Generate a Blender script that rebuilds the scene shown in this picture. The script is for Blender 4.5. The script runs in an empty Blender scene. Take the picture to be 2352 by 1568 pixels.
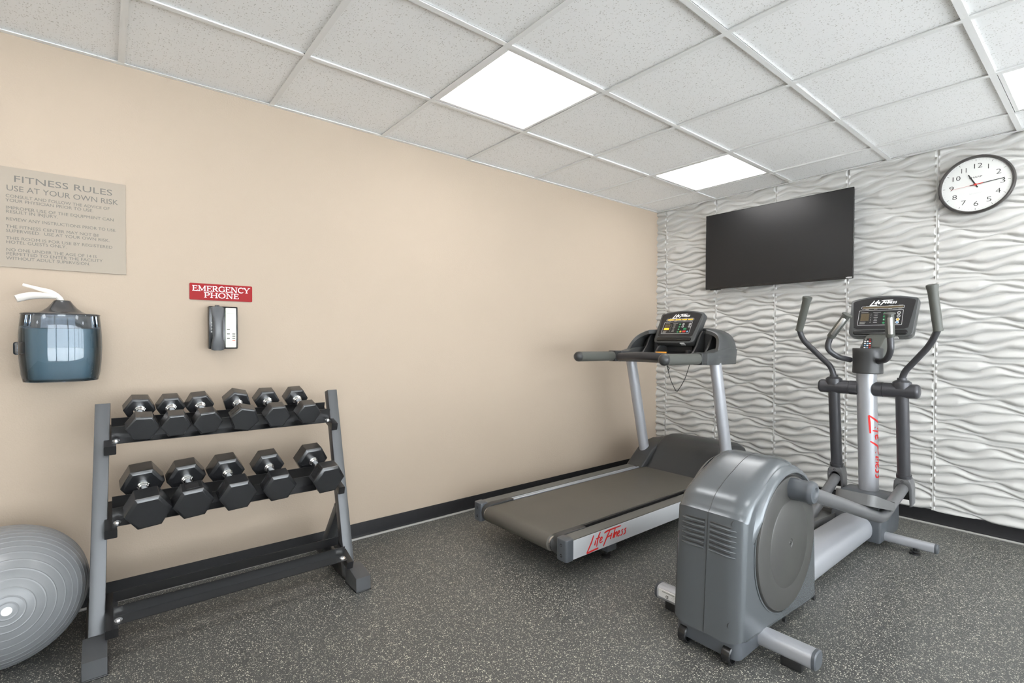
import bpy, bmesh, math, random
import numpy as np
from mathutils import Vector, Matrix
random.seed(7)
PI = math.pi
SC = bpy.context.scene
COL = SC.collection

# ------------------------------------------------------------------ camera, world, exposure
def _cam():
    yaw, pit, rol = [math.radians(a) for a in (50.74, -0.781, 0.208)]
    f = Vector((math.cos(yaw)*math.cos(pit), math.sin(yaw)*math.cos(pit), math.sin(pit)))
    r = Vector((math.sin(yaw), -math.cos(yaw), 0)); u = r.cross(f)
    r2 = r*math.cos(rol)+u*math.sin(rol); u2 = -r*math.sin(rol)+u*math.cos(rol)
    cd = bpy.data.cameras.new('camera'); co = bpy.data.objects.new('camera', cd); COL.objects.link(co)
    m = Matrix((r2, u2, -f)).transposed().to_4x4(); m.translation = (-4.0644, -2.8028, 1.1603)
    co.matrix_world = m
    cd.sensor_width = 36; cd.lens = 36*1146.33/2352; cd.shift_y = 10.83/2352; cd.clip_start = .02
    SC.camera = co
_cam()
W = bpy.data.worlds.new('world'); SC.world = W; W.use_nodes = True
W.node_tree.nodes['Background'].inputs[0].default_value = (.97, .975, 1.0, 1)
W.node_tree.nodes['Background'].inputs[1].default_value = 8.5
_sd = bpy.data.lights.new('sun', 'SUN'); _sd.energy = 74; _sd.angle = math.radians(.6); _sd.color = (1.0, .985, .97)
_so = bpy.data.objects.new('sun', _sd); COL.objects.link(_so); _so.rotation_euler = (math.radians(-28), math.radians(22), 0)   # high, from behind the beige and wave walls
SC.view_settings.view_transform = 'Standard'; SC.view_settings.look = 'None'
SC.view_settings.gamma = 1; SC.view_settings.use_curve_mapping = False
SC.view_settings.exposure = 0.22
LAMP = 7.6            # emission of the ceiling light diffusers
SC.cycles.max_bounces = 10; SC.cycles.diffuse_bounces = 6
SC.cycles.sample_clamp_indirect = 6

# ------------------------------------------------------------------ room numbers
H = 2.360; T = 0.6096; XF = -0.342; Y1 = -0.587          # ceiling height, tile size, grid offsets
XB = -8.3; YB = -5.4                                      # the unseen ends of the room

# ------------------------------------------------------------------ materials
def mat(name, col, rough=.5, metal=0., bump=0., bscale=200., spec=.5, var=0., vscale=8., coat=0., emit=None, aniso=None):
    m = bpy.data.materials.new(name); m.use_nodes = True
    nt = m.node_tree; b = nt.nodes['Principled BSDF']
    b.inputs['Base Color'].default_value = (*col, 1); b.inputs['Roughness'].default_value = rough
    b.inputs['Metallic'].default_value = metal; b.inputs['Specular IOR Level'].default_value = spec
    b.inputs['Coat Weight'].default_value = coat; b.inputs['Coat Roughness'].default_value = .08
    if emit:
        b.inputs['Emission Color'].default_value = (*emit[0], 1); b.inputs['Emission Strength'].default_value = emit[1]
    tc = nt.nodes.new('ShaderNodeTexCoord')
    if bump:
        n = nt.nodes.new('ShaderNodeTexNoise'); n.inputs['Scale'].default_value = bscale; n.inputs['Detail'].default_value = 3
        nt.links.new(tc.outputs['Object'], n.inputs['Vector'])
        bp = nt.nodes.new('ShaderNodeBump'); bp.inputs['Strength'].default_value = bump; bp.inputs['Distance'].default_value = .002
        nt.links.new(n.outputs['Fac'], bp.inputs['Height']); nt.links.new(bp.outputs['Normal'], b.inputs['Normal'])
    if var:
        n = nt.nodes.new('ShaderNodeTexNoise'); n.inputs['Scale'].default_value = vscale; n.inputs['Detail'].default_value = 4
        nt.links.new(tc.outputs['Object'], n.inputs['Vector'])
        r = nt.nodes.new('ShaderNodeMapRange'); r.inputs['To Min'].default_value = 1-var; r.inputs['To Max'].default_value = 1+var
        nt.links.new(n.outputs['Fac'], r.inputs['Value'])
        mx = nt.nodes.new('ShaderNodeMix'); mx.data_type = 'RGBA'; mx.blend_type = 'MULTIPLY'; mx.inputs['Factor'].default_value = 1
        mx.inputs['A'].default_value = (*col, 1); nt.links.new(r.outputs['Result'], mx.inputs['B'])
        nt.links.new(mx.outputs['Result'], b.inputs['Base Color'])
    return m

def srgb(r, g, b):
    f = lambda c: (c/255/12.92) if c/255 <= .04045 else ((c/255+.055)/1.055)**2.4
    return (f(r), f(g), f(b))

def floor_material():
    m = bpy.data.materials.new('flecked_rubber_floor'); m.use_nodes = True
    nt = m.node_tree; N = nt.nodes; L = nt.links; b = N['Principled BSDF']
    b.inputs['Roughness'].default_value = .42; b.inputs['Specular IOR Level'].default_value = .5
    tc = N.new('ShaderNodeTexCoord')
    warp = N.new('ShaderNodeTexNoise'); warp.inputs['Scale'].default_value = 130; L.new(tc.outputs['Object'], warp.inputs['Vector'])
    def fleck(scale, size, share, wamt, shift):
        ad = N.new('ShaderNodeVectorMath'); ad.operation = 'MULTIPLY_ADD'
        L.new(warp.outputs['Color'], ad.inputs[0]); ad.inputs[1].default_value = (wamt,)*3; 
        mp = N.new('ShaderNodeMapping'); mp.inputs['Location'].default_value = (shift, shift*.7, 0); L.new(tc.outputs['Object'], mp.inputs['Vector'])
        L.new(mp.outputs['Vector'], ad.inputs[2])
        v = N.new('ShaderNodeTexVoronoi'); v.voronoi_dimensions = '2D'; v.inputs['Scale'].default_value = scale
        L.new(ad.outputs[0], v.inputs['Vector'])
        sp = N.new('ShaderNodeSeparateColor'); L.new(v.outputs['Color'], sp.inputs[0])
        lt = N.new('ShaderNodeMath'); lt.operation = 'LESS_THAN'; lt.inputs[1].default_value = share; L.new(sp.outputs[0], lt.inputs[0])
        mul = N.new('ShaderNodeMath'); mul.operation = 'MULTIPLY'; mul.inputs[1].default_value = size; L.new(sp.outputs[1], mul.inputs[0])
        l2 = N.new('ShaderNodeMath'); l2.operation = 'LESS_THAN'; L.new(v.outputs['Distance'], l2.inputs[0]); L.new(mul.outputs[0], l2.inputs[1])
        o = N.new('ShaderNodeMath'); o.operation = 'MULTIPLY'; L.new(lt.outputs[0], o.inputs[0]); L.new(l2.outputs[0], o.inputs[1])
        return o
    a = fleck(170, .40, .36, .010, 0); c = fleck(300, .42, .24, .005, 3.3)
    mx = N.new('ShaderNodeMath'); mx.operation = 'MAXIMUM'; L.new(a.outputs[0], mx.inputs[0]); L.new(c.outputs[0], mx.inputs[1])
    n2 = N.new('ShaderNodeTexNoise'); n2.inputs['Scale'].default_value = 260; n2.inputs['Detail'].default_value = 4; L.new(tc.outputs['Object'], n2.inputs['Vector'])
    rp = N.new('ShaderNodeValToRGB'); L.new(n2.outputs['Fac'], rp.inputs[0])
    rp.color_ramp.elements[0].position = .35; rp.color_ramp.elements[0].color = (.040, .041, .040, 1)
    rp.color_ramp.elements[1].position = .7; rp.color_ramp.elements[1].color = (.100, .101, .097, 1)
    mc = N.new('ShaderNodeMix'); mc.data_type = 'RGBA'; L.new(mx.outputs[0], mc.inputs['Factor'])
    L.new(rp.outputs['Color'], mc.inputs['A']); mc.inputs['B'].default_value = (.56, .54, .45, 1)
    L.new(mc.outputs['Result'], b.inputs['Base Color'])
    bp = N.new('ShaderNodeBump'); bp.inputs['Strength'].default_value = .25; bp.inputs['Distance'].default_value = .002
    L.new(n2.outputs['Fac'], bp.inputs['Height']); L.new(bp.outputs['Normal'], b.inputs['Normal'])
    return m

def ceiling_tile_material():
    m = bpy.data.materials.new('pitted_ceiling_tile'); m.use_nodes = True
    nt = m.node_tree; N = nt.nodes; L = nt.links; b = N['Principled BSDF']
    b.inputs['Roughness'].default_value = .95; b.inputs['Specular IOR Level'].default_value = .1
    tc = N.new('ShaderNodeTexCoord'); oi = N.new('ShaderNodeObjectInfo')
    mu = N.new('ShaderNodeVectorMath'); mu.operation = 'SCALE'; mu.inputs['Scale'].default_value = 40
    cx = N.new('ShaderNodeCombineXYZ'); L.new(oi.outputs['Random'], cx.inputs[0]); L.new(oi.outputs['Random'], cx.inputs[1]); L.new(cx.outputs[0], mu.inputs[0])
    ad = N.new('ShaderNodeVectorMath'); L.new(tc.outputs['Object'], ad.inputs[0]); L.new(mu.outputs[0], ad.inputs[1])
    wn = N.new('ShaderNodeTexNoise'); wn.inputs['Scale'].default_value = 90; L.new(ad.outputs[0], wn.inputs['Vector'])
    ma = N.new('ShaderNodeVectorMath'); ma.operation = 'MULTIPLY_ADD'; ma.inputs[1].default_value = (.012,)*3
    L.new(wn.outputs['Color'], ma.inputs[0]); L.new(ad.outputs[0], ma.inputs[2])
    outs = []
    for sc_, size, share in ((120, .30, .5), (60, .21, .30)):
        v = N.new('ShaderNodeTexVoronoi'); v.voronoi_dimensions = '2D'; v.inputs['Scale'].default_value = sc_; L.new(ma.outputs[0], v.inputs['Vector'])
        sp = N.new('ShaderNodeSeparateColor'); L.new(v.outputs['Color'], sp.inputs[0])
        lt = N.new('ShaderNodeMath'); lt.operation = 'LESS_THAN'; lt.inputs[1].default_value = share; L.new(sp.outputs[0], lt.inputs[0])
        mul = N.new('ShaderNodeMath'); mul.operation = 'MULTIPLY'; mul.inputs[1].default_value = size; L.new(sp.outputs[1], mul.inputs[0])
        l2 = N.new('ShaderNodeMath'); l2.operation = 'LESS_THAN'; L.new(v.outputs['Distance'], l2.inputs[0]); L.new(mul.outputs[0], l2.inputs[1])
        o = N.new('ShaderNodeMath'); o.operation = 'MULTIPLY'; L.new(lt.outputs[0], o.inputs[0]); L.new(l2.outputs[0], o.inputs[1]); outs.append(o)
    mx = N.new('ShaderNodeMath'); mx.operation = 'MAXIMUM'; L.new(outs[0].outputs[0], mx.inputs[0]); L.new(outs[1].outputs[0], mx.inputs[1])
    mc = N.new('ShaderNodeMix'); mc.data_type = 'RGBA'; L.new(mx.outputs[0], mc.inputs['Factor'])
    mc.inputs['A'].default_value = (.93, .93, .925, 1); mc.inputs['B'].default_value = (.66, .65, .63, 1)
    L.new(mc.outputs['Result'], b.inputs['Base Color'])
    return m

def smoked_plastic():
    m = bpy.data.materials.new('smoked_clear_plastic'); m.use_nodes = True
    nt = m.node_tree; N = nt.nodes; L = nt.links; N.remove(N['Principled BSDF']); out = N['Material Output']
    tr = N.new('ShaderNodeBsdfTransparent'); tr.inputs[0].default_value = (.66, .71, .77, 1)
    gl = N.new('ShaderNodeBsdfGlossy'); gl.inputs['Roughness'].default_value = .03; gl.inputs[0].default_value = (.9, .95, 1, 1)
    fr = N.new('ShaderNodeFresnel'); fr.inputs['IOR'].default_value = 1.6
    mx = N.new('ShaderNodeMixShader'); L.new(fr.outputs[0], mx.inputs[0]); L.new(tr.outputs[0], mx.inputs[1]); L.new(gl.outputs[0], mx.inputs[2])
    L.new(mx.outputs[0], out.inputs[0])
    return m

def window_glass():
    m = bpy.data.materials.new('clear_window_glass'); m.use_nodes = True
    nt = m.node_tree; N = nt.nodes; L = nt.links; N.remove(N['Principled BSDF']); out = N['Material Output']
    tr = N.new('ShaderNodeBsdfTransparent'); tr.inputs[0].default_value = (.93, .96, .97, 1)
    gl = N.new('ShaderNodeBsdfGlossy'); gl.inputs['Roughness'].default_value = .02
    mx = N.new('ShaderNodeMixShader'); mx.inputs[0].default_value = .06; L.new(tr.outputs[0], mx.inputs[1]); L.new(gl.outputs[0], mx.inputs[2])
    L.new(mx.outputs[0], out.inputs[0])
    return m

M = dict(
    floor=floor_material(), tile=ceiling_tile_material(), smoke=smoked_plastic(), glass=window_glass(),
    tileedge=mat('raw_tile_edge', (.20, .19, .18), .9),  # raw fibre grey, set dark to deepen the shade lines beside the tees
    beige=mat('beige_wall_paint', srgb(173, 158, 142), .75, bump=.35, bscale=160, spec=.3),
    paving=mat('pale_paving', (.52, .52, .53), .9, var=.1, vscale=1),
    offwhite=mat('white_wall_paint', (.80, .79, .76), .8, bump=.2, bscale=160),
    panel=mat('white_wave_panel_plastic', (.56, .555, .535), .44, spec=.45),
    tee=mat('white_grid_metal', (.84, .84, .83), .5),
    diffuser=mat('lit_light_diffuser', (.9, .9, .9), .6, emit=((1.0, .985, .97), LAMP)),
    basebd=mat('black_rubber_base', (.008, .008, .009), .55, bump=.3, spec=.3, bscale=60, var=.4, vscale=30),
    basestrip=mat('grey_base_strip', (.36, .35, .33), .35),
    rackgrey=mat('grey_powder_coat', (.080, .083, .088), .34, metal=.3, bump=.05, bscale=500),
    rackrail=mat('black_rail_coat', (.010, .010, .011), .30, spec=.9),
    rackblack=mat('black_powder_coat', (.011, .011, .012), .30, spec=.6),
    zinc=mat('zinc_bolt', (.75, .75, .75), .25, metal=1),
    rubber=mat('black_rubber', (.014, .015, .017), .25, spec=.9, bump=.03, bscale=500, var=.15, vscale=40),
    rubberplate=mat('black_rubber_plate', (.012, .012, .013), .5),
    chrome=mat('chrome', (.92, .92, .92), .08, metal=1),
    ball=mat('grey_vinyl', (.205, .212, .222), .33, bump=.03, bscale=300, coat=.15),
    whiteplastic=mat('white_plastic', (.85, .85, .84), .4),
    silver=mat('silver_paint', (.45, .46, .49), .36, metal=.45),
    silverrail=mat('silver_side_panel', (.54, .55, .57), .35, metal=.25),
    darkgrey=mat('dark_grey_plastic', (.036, .037, .038), .40, bump=.05, bscale=700),
    midgrey=mat('mid_grey_plastic', (.062, .065, .066), .36, bump=.04, bscale=700),
    capgrey=mat('slate_grey_plastic', (.075, .082, .092), .36),
    shell=mat('slate_shell_plastic', (.118, .130, .140), .27, metal=.35, spec=.8, bump=.03, bscale=700),
    disc=mat('warm_grey_plastic', (.058, .057, .054), .40),
    pedalg=mat('grey_pedal_plastic', (.13, .13, .13), .45),
    link=mat('grey_metallic_paint', (.15, .15, .155), .36, metal=.3),
    gripg=mat('grey_green_foam', (.085, .088, .078), .5, bump=.1, bscale=600),
    armtube=mat('charcoal_tube', (.060, .060, .066), .34, metal=.3),
    belt=mat('charcoal_walking_belt', (.090, .082, .068), .48, bump=.25, bscale=900, var=.12, vscale=5),
    footrail=mat('ribbed_foot_rail', (.105, .098, .085), .55),
    screen=mat('console_overlay', (.022, .021, .022), .22),
    tvscreen=mat('matte_tv_screen', (.011, .011, .012), .33, spec=.42),
    blackgloss=mat('black_gloss_plastic', (.012, .012, .013), .2),
    black=mat('black_plastic', (.018, .018, .018), .4),
    lens=None,
    dkink=mat('dark_ink', (.02, .02, .02), .5),
    signplate=mat('taupe_sign_plate', srgb(152, 141, 128), .45, spec=.3),
    signink=mat('grey_sign_lettering', srgb(98, 94, 89), .5),
    red=mat('red_sign_plate', (.27, .005, .007), .5, spec=.2),
    white=mat('white_ink', (.88, .88, .88), .45),
    logored=mat('red_logo_ink', (.62, .015, .012), .4),
    cream=mat('cream_faceplate', (.72, .72, .58), .4),
    greyink=mat('light_grey_ink', (.45, .45, .42), .5),
    handset=mat('handset_plastic', (.085, .088, .094), .30),
    clockface=mat('clock_face_paper', (.70, .71, .69), .5),
    clockrim=mat('dark_brown_clock_rim', (.040, .036, .034), .3),
    clockglassgrey=mat('pale_grey_ink', (.55, .56, .55), .5),
    wipe=mat('white_wipe_cloth', (.78, .74, .69), .8),
    bucket=mat('teal_grey_tub', (.16, .24, .27), .4),
    lid=mat('smoked_lid_plastic', (.10, .10, .105), .12, metal=.55),
    green=mat('green_button', (.01, .22, .07), .4), redbtn=mat('red_button', (.55, .03, .02), .4),
    yellowbtn=mat('yellow_button', (.65, .42, .05), .4), bluebtn=mat('blue_button', (.18, .35, .55), .4),
    amber=mat('amber_led', (.6, .33, .02), .4, emit=((1, .55, .04), .9)),
    ambern=mat('unlit_amber_display', (.10, .07, .03), .4),
    orange=mat('orange_tag', (.75, .32, .03), .45),
    cord=mat('black_cord', (.015, .015, .015), .5),
    steelgrip=mat('steel_sensor_plate', (.62, .62, .60), .3, metal=.9),
)

def lens_material():
    m = bpy.data.materials.new('clear_clock_lens'); m.use_nodes = True
    nt = m.node_tree; N = nt.nodes; L = nt.links; N.remove(N['Principled BSDF']); out = N['Material Output']
    tr = N.new('ShaderNodeBsdfTransparent'); gl = N.new('ShaderNodeBsdfGlossy'); gl.inputs['Roughness'].default_value = .05
    mx = N.new('ShaderNodeMixShader'); mx.inputs[0].default_value = .03; L.new(tr.outputs[0], mx.inputs[1]); L.new(gl.outputs[0], mx.inputs[2]); L.new(mx.outputs[0], out.inputs[0])
    return m
M['lens'] = lens_material()
# ------------------------------------------------------------------ geometry helpers
class Geo:
    """collects vertices and faces in world coordinates"""
    def __init__(s): s.v = []; s.f = []
    def add(s, vs, fs):
        o = len(s.v); s.v += [tuple(v) for v in vs]; s.f += [tuple(i+o for i in f) for f in fs]; return s
    def merge(s, g): return s.add(g.v, g.f)
    def xf(s, m): s.v = [tuple(m @ Vector(v)) for v in s.v]; return s

class Fr:
    """a local frame: r(ight), u(p), n(ormal) at o"""
    def __init__(s, o, r, u, n=None):
        s.o = Vector(o); s.r = Vector(r).normalized(); s.u = Vector(u).normalized()
        s.n = Vector(n).normalized() if n is not None else s.r.cross(s.u)
    def p(s, a, b, c=0): return s.o+s.r*a+s.u*b+s.n*c
    def m(s):
        m = Matrix((s.r, s.u, s.n)).transposed().to_4x4(); m.translation = s.o; return m
    def at(s, a, b, c=0): return Fr(s.p(a, b, c), s.r, s.u, s.n)

WORLD = Fr((0, 0, 0), (1, 0, 0), (0, 1, 0), (0, 0, 1))
XZ = lambda o=(0, 0, 0): Fr(o, (1, 0, 0), (0, 0, 1), (0, -1, 0))      # profile in x,z ; n = -y
YZ = lambda o=(0, 0, 0): Fr(o, (0, -1, 0), (0, 0, 1), (-1, 0, 0))     # seen from the room on the wave wall; n = -x

def box(fr, a0, a1, b0, b1, c0, c1, bev=0., seg=2):
    bm = bmesh.new(); bmesh.ops.create_cube(bm, size=1)
    for v in bm.verts:
        v.co = Vector(((a0+a1)/2+v.co.x*(a1-a0), (b0+b1)/2+v.co.y*(b1-b0), (c0+c1)/2+v.co.z*(c1-c0)))
    if bev: bmesh.ops.bevel(bm, geom=bm.edges[:], offset=bev, segments=seg, profile=.5, affect='EDGES')
    m = fr.m(); g = Geo(); bm.verts.index_update()
    g.add([m @ v.co for v in bm.verts], [[v.index for v in f.verts] for f in bm.faces]); bm.free(); return g

def smooth_path(pts, n=8, closed=False):
    """Catmull-Rom through pts"""
    P = [Vector(p) for p in pts]; out = []; N = len(P)
    for i in range(N if closed else N-1):
        if closed: p0, p1, p2, p3 = P[i-1], P[i], P[(i+1) % N], P[(i+2) % N]
        else: p0, p1, p2, p3 = P[max(i-1, 0)], P[i], P[i+1], P[min(i+2, N-1)]
        for k in range(n):
            t = k/n
            out.append(.5*((2*p1)+(p2-p0)*t+(2*p0-5*p1+4*p2-p3)*t*t+(3*p1-p0-3*p2+p3)*t**3))
    if not closed: out.append(P[-1])
    return out

def round_path(pts, r, n=6):
    """polyline with filleted corners"""
    P = [Vector(p) for p in pts]; out = [P[0]]
    for i in range(1, len(P)-1):
        a = (P[i-1]-P[i]); b = (P[i+1]-P[i]); la, lb = a.length, b.length; rr = min(r, la*.49, lb*.49)
        p, q = P[i]+a/la*rr, P[i]+b/lb*rr
        for k in range(n+1):
            t = k/n; out.append((1-t)**2*p+2*t*(1-t)*P[i]+t*t*q)
    out.append(P[-1]); return out

def tube(path, rad, seg=16, caps=True, flat=1., up=None, sq=None):
    """sweep a circle (or ellipse: rad along side, rad*flat along 'up') along path. rad may be a list."""
    P = [Vector(p) for p in path]; n = len(P); g = Geo(); vs = []
    R = rad if isinstance(rad, (list, tuple)) else [rad]*n
    tang = [(P[min(i+1, n-1)]-P[max(i-1, 0)]).normalized() for i in range(n)]
    ref = Vector(up) if up else (Vector((0, 0, 1)) if abs(tang[0].z) < .9 else Vector((1, 0, 0)))
    for i in range(n):
        t = tang[i]; side = t.cross(ref)
        if side.length < 1e-5: side = t.cross(Vector((1, 0, 0)))
        side.normalize(); u2 = side.cross(t).normalized()
        if not up: ref = u2
        for k in range(seg):
            a = 2*PI*k/seg; ca, sa = math.cos(a), math.sin(a)
            if sq: ca = math.copysign(abs(ca)**sq, ca); sa = math.copysign(abs(sa)**sq, sa)
            vs.append(P[i]+side*ca*R[i]+u2*sa*R[i]*flat)
    fs = [(i*seg+k, i*seg+(k+1) % seg, (i+1)*seg+(k+1) % seg, (i+1)*seg+k) for i in range(n-1) for k in range(seg)]
    if caps: fs += [tuple(range(seg))[::-1], tuple(range((n-1)*seg, n*seg))]
    return g.add(vs, fs)

def capsule_tube(path, r, seg=16, e=.35):
    """tube with rounded ends"""
    P = [Vector(p) for p in path]; d0 = (P[1]-P[0]).normalized(); d1 = (P[-1]-P[-2]).normalized()
    pre = [P[0]+d0*r*e*(1-math.cos(a)) for a in (0, .5, 1.0)]; post = [P[-1]-d1*r*e*(1-math.cos(a)) for a in (1.0, .5, 0)]
    rr = [r*math.sin(a) if a else r*.02 for a in (0, .5, 1.0)]
    pre = [P[0]+d0*r*e*(1-math.sin(a)) for a in (PI/2, PI/4, 0)]; rp = [r*max(.02, math.cos(a)) for a in (PI/2, PI/4, 0)]
    post = [P[-1]-d1*r*e*(1-math.sin(a)) for a in (0, PI/4, PI/2)]; rq = [r*max(.02, math.cos(a)) for a in (0, PI/4, PI/2)]
    return tube(pre+P[1:-1]+post, rp+[r]*(len(P)-2)+rq, seg)

def lathe(fr, prof, seg=32, a0=0, a1=2*PI):
    """prof = [(radius, height along n)]"""
    g = Geo(); full = abs(a1-a0-2*PI) < 1e-6; ns = seg if full else seg+1; vs = []
    for r, h in prof:
        for k in range(ns):
            a = a0+(a1-a0)*k/seg; vs.append(fr.p(r*math.cos(a), r*math.sin(a), h))
    fs = []
    for i in range(len(prof)-1):
        for k in range(seg):
            k2 = (k+1) % ns; fs.append((i*ns+k, i*ns+k2, (i+1)*ns+k2, (i+1)*ns+k))
    if full:
        if prof[0][0] > 1e-6: fs.append(tuple(range(ns))[::-1])
        if prof[-1][0] > 1e-6: fs.append(tuple(range((len(prof)-1)*ns, len(prof)*ns)))
    return g.add(vs, fs)

def offset2(prof, d):
    """inset a closed counter-clockwise 2D profile by d (vertex normals)"""
    n = len(prof); out = []
    for i in range(n):
        p, q, r = Vector(prof[i-1]), Vector(prof[i]), Vector(prof[(i+1) % n])
        e1 = (q-p).normalized(); e2 = (r-q).normalized()
        n1 = Vector((-e1.y, e1.x)); n2 = Vector((-e2.y, e2.x)); b = n1+n2
        k = b.length_squared
        s = 2/max(k, .6)
        out.append(tuple(q+b*.5*d*s))
    return out

def ccw(prof):
    a = sum(prof[i-1][0]*prof[i][1]-prof[i][0]*prof[i-1][1] for i in range(len(prof)))
    return prof if a > 0 else prof[::-1]

def prism(fr, prof, c0, c1, r0=0., r1=0., seg=4):
    """extrude a 2D profile from c0 to c1 along n; r0/r1 = edge rounding at both ends"""
    prof = ccw([tuple(p) for p in prof]); n = len(prof); rings = []
    if r0:
        for k in range(seg): a = PI/2*k/seg; rings.append((r0*(1-math.sin(a)), c0+r0*(1-math.cos(a))))
        rings.append((0, c0+r0))
    else: rings.append((0, c0))
    if r1:
        rings.append((0, c1-r1))
        for k in range(seg-1, -1, -1): a = PI/2*k/seg; rings.append((r1*(1-math.sin(a)), c1-r1*(1-math.cos(a))))
    else: rings.append((0, c1))
    g = Geo(); vs = []
    for d, c in rings:
        pr = offset2(prof, d) if d > 1e-9 else prof
        vs += [fr.p(a, b, c) for a, b in pr]
    m = len(rings)
    fs = [(i*n+k, i*n+(k+1) % n, (i+1)*n+(k+1) % n, (i+1)*n+k) for i in range(m-1) for k in range(n)]
    fs += [tuple(range(n))[::-1], tuple(range((m-1)*n, m*n))]
    return g.add(vs, fs)

def rrect(w0, w1, h0, h1, r, n=5):
    out = []
    for cx, cy, a in ((w1-r, h1-r, 0), (w0+r, h1-r, PI/2), (w0+r, h0+r, PI), (w1-r, h0+r, 3*PI/2)):
        out += [(cx+r*math.cos(a+PI/2*k/n), cy+r*math.sin(a+PI/2*k/n)) for k in range(n+1)]
    return out

def stroke2(fr, pts, w, c0, c1, g=None):
    """a flat ribbon stroke of width w (number or list) along 2D pts, standing from c0 to c1"""
    g = g or Geo(); P = [Vector(p) for p in pts]; n = len(P); Lf, Rt = [], []
    for i in range(n):
        d = P[min(i+1, n-1)]-P[max(i-1, 0)]; d.normalize(); nn = Vector((-d.y, d.x)); ww = (w[i] if isinstance(w, (list, tuple)) else w)/2
        Lf.append(P[i]+nn*ww); Rt.append(P[i]-nn*ww)
    vs = []
    for c in (c0, c1):
        vs += [fr.p(*q, c) for q in Lf]+[fr.p(*q, c) for q in Rt]
    fs = []
    for i in range(n-1):
        fs.append((2*n+i, 2*n+n+i, 2*n+n+i+1, 2*n+i+1)); fs.append((i, i+1, n+i+1, n+i))
        fs.append((i, 2*n+i, 2*n+i+1, i+1)); fs.append((n+i, n+i+1, 3*n+i+1, 3*n+i))
    fs += [(0, n, 3*n, 2*n), (n-1, 3*n-1, 4*n-1, 2*n-1)]
    return g.add(vs, fs)

ORG = {}
def obj(name, g, m, parent=None, smooth=35, kind=None):
    """link Geo as ONE mesh object; parent offset removed so world coordinates stay true"""
    me = bpy.data.meshes.new(name); o0 = ORG.get(parent.name, Vector((0, 0, 0))) if parent else Vector((0, 0, 0))
    if parent is None and g.v:
        a = np.array(g.v); lo, hi = a.min(0), a.max(0); org = Vector(((lo[0]+hi[0])/2, (lo[1]+hi[1])/2, lo[2]))
    else: org = o0
    me.from_pydata([tuple(Vector(v)-org) for v in g.v], [], g.f); me.validate(); me.update()
    bm = bmesh.new(); bm.from_mesh(me); bmesh.ops.recalc_face_normals(bm, faces=bm.faces[:]); bm.to_mesh(me); bm.free()
    if smooth:
        me.shade_smooth(); me.set_sharp_from_angle(angle=math.radians(smooth))
    me.materials.append(m)
    o = bpy.data.objects.new(name, me); COL.objects.link(o)
    if parent: o.parent = parent
    else: o.location = org
    ORG[o.name] = org
    if kind: o['kind'] = kind
    return o

def thing(name, loc, label, cat, group=None):
    o = bpy.data.objects.new(name, None); COL.objects.link(o); o.location = loc; o.empty_display_size = .1
    ORG[o.name] = Vector(loc); tag(o, label, cat, group); return o
def tag(o, label, cat, group=None):
    o['label'] = label; o['category'] = cat
    if group: o['group'] = group
    return o
def part_label(o, l): o['label'] = l; return o

def text_geo(s, size, fr, depth=.0006, align='LEFT', width=None, spacing=1.0, shear=0., bold=0.):
    """text as a mesh standing on a frame (r = reading direction, u = up)"""
    cu = bpy.data.curves.new('txt', 'FONT'); cu.body = s; cu.size = size; cu.align_x = align; cu.extrude = depth/2
    cu.space_character = spacing; cu.shear = shear; cu.offset = bold; cu.resolution_u = 3
    ob = bpy.data.objects.new('txt', cu); COL.objects.link(ob)
    dg = bpy.context.evaluated_depsgraph_get(); dg.update(); me = bpy.data.meshes.new_from_object(ob.evaluated_get(dg))
    V = [v.co.copy() for v in me.vertices]; F = [tuple(p.vertices) for p in me.polygons]
    bpy.data.objects.remove(ob); bpy.data.curves.remove(cu); bpy.data.meshes.remove(me)
    if width and V:
        x0 = min(v.x for v in V); x1 = max(v.x for v in V); k = width/(x1-x0)
        for v in V: v.x *= k
    return Geo().add([fr.p(v.x, v.y, v.z+depth/2) for v in V], F)

# ------------------------------------------------------------------ the setting: floor, walls
def slab(x0, x1, y0, y1, z0, z1): return box(WORLD, x0, x1, y0, y1, z0, z1)
obj('ground', slab(-40, 12, -40, 12, -.30, -.12), M['paving'], kind='structure', smooth=0)      # unseen paving, added to bounce sunlight in through the windows
obj('floor', slab(XB, 0, YB, 0, -.05, 0), M['floor'], kind='structure', smooth=0)
obj('wall_left', slab(XB, .12, 0, .12, 0, H+.25), M['beige'], kind='structure', smooth=0)
wall_right = obj('wall_right', slab(0.02, .14, YB, 0, 0, H+.25), M['panel'], kind='structure', smooth=0)
# unseen sides of the room; the windows are added to bring in daylight
def added_window_wall(name, along, fixed, lo, hi, outward):
    """a wall with one long window band: sill .15 m, head 2.25 m; built as pieces of ONE wall mesh"""
    g = Geo(); a0, a1 = lo+2.6, hi-.12
    rect = lambda p0, p1, z0, z1: (slab(p0, p1, fixed, fixed+outward, z0, z1) if along == 'x' else slab(fixed, fixed+outward, p0, p1, z0, z1))
    f2 = sorted((fixed, fixed+outward))
    def rect(p0, p1, z0, z1): return slab(p0, p1, f2[0], f2[1], z0, z1) if along == 'x' else slab(f2[0], f2[1], p0, p1, z0, z1)
    for q in ((lo, hi, 0, .10), (lo, hi, 2.25, H+.25), (lo, a0, .10, 2.25), (a1, hi, .10, 2.25)): g.merge(rect(*q))
    obj('wall_'+name, g, M['offwhite'], kind='structure', smooth=0)
    return a0, a1
fr_n = 1
obj('wall_back', slab(XB-.12, XB, YB, .12, 0, H+.25), M['offwhite'], kind='structure', smooth=0)
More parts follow.
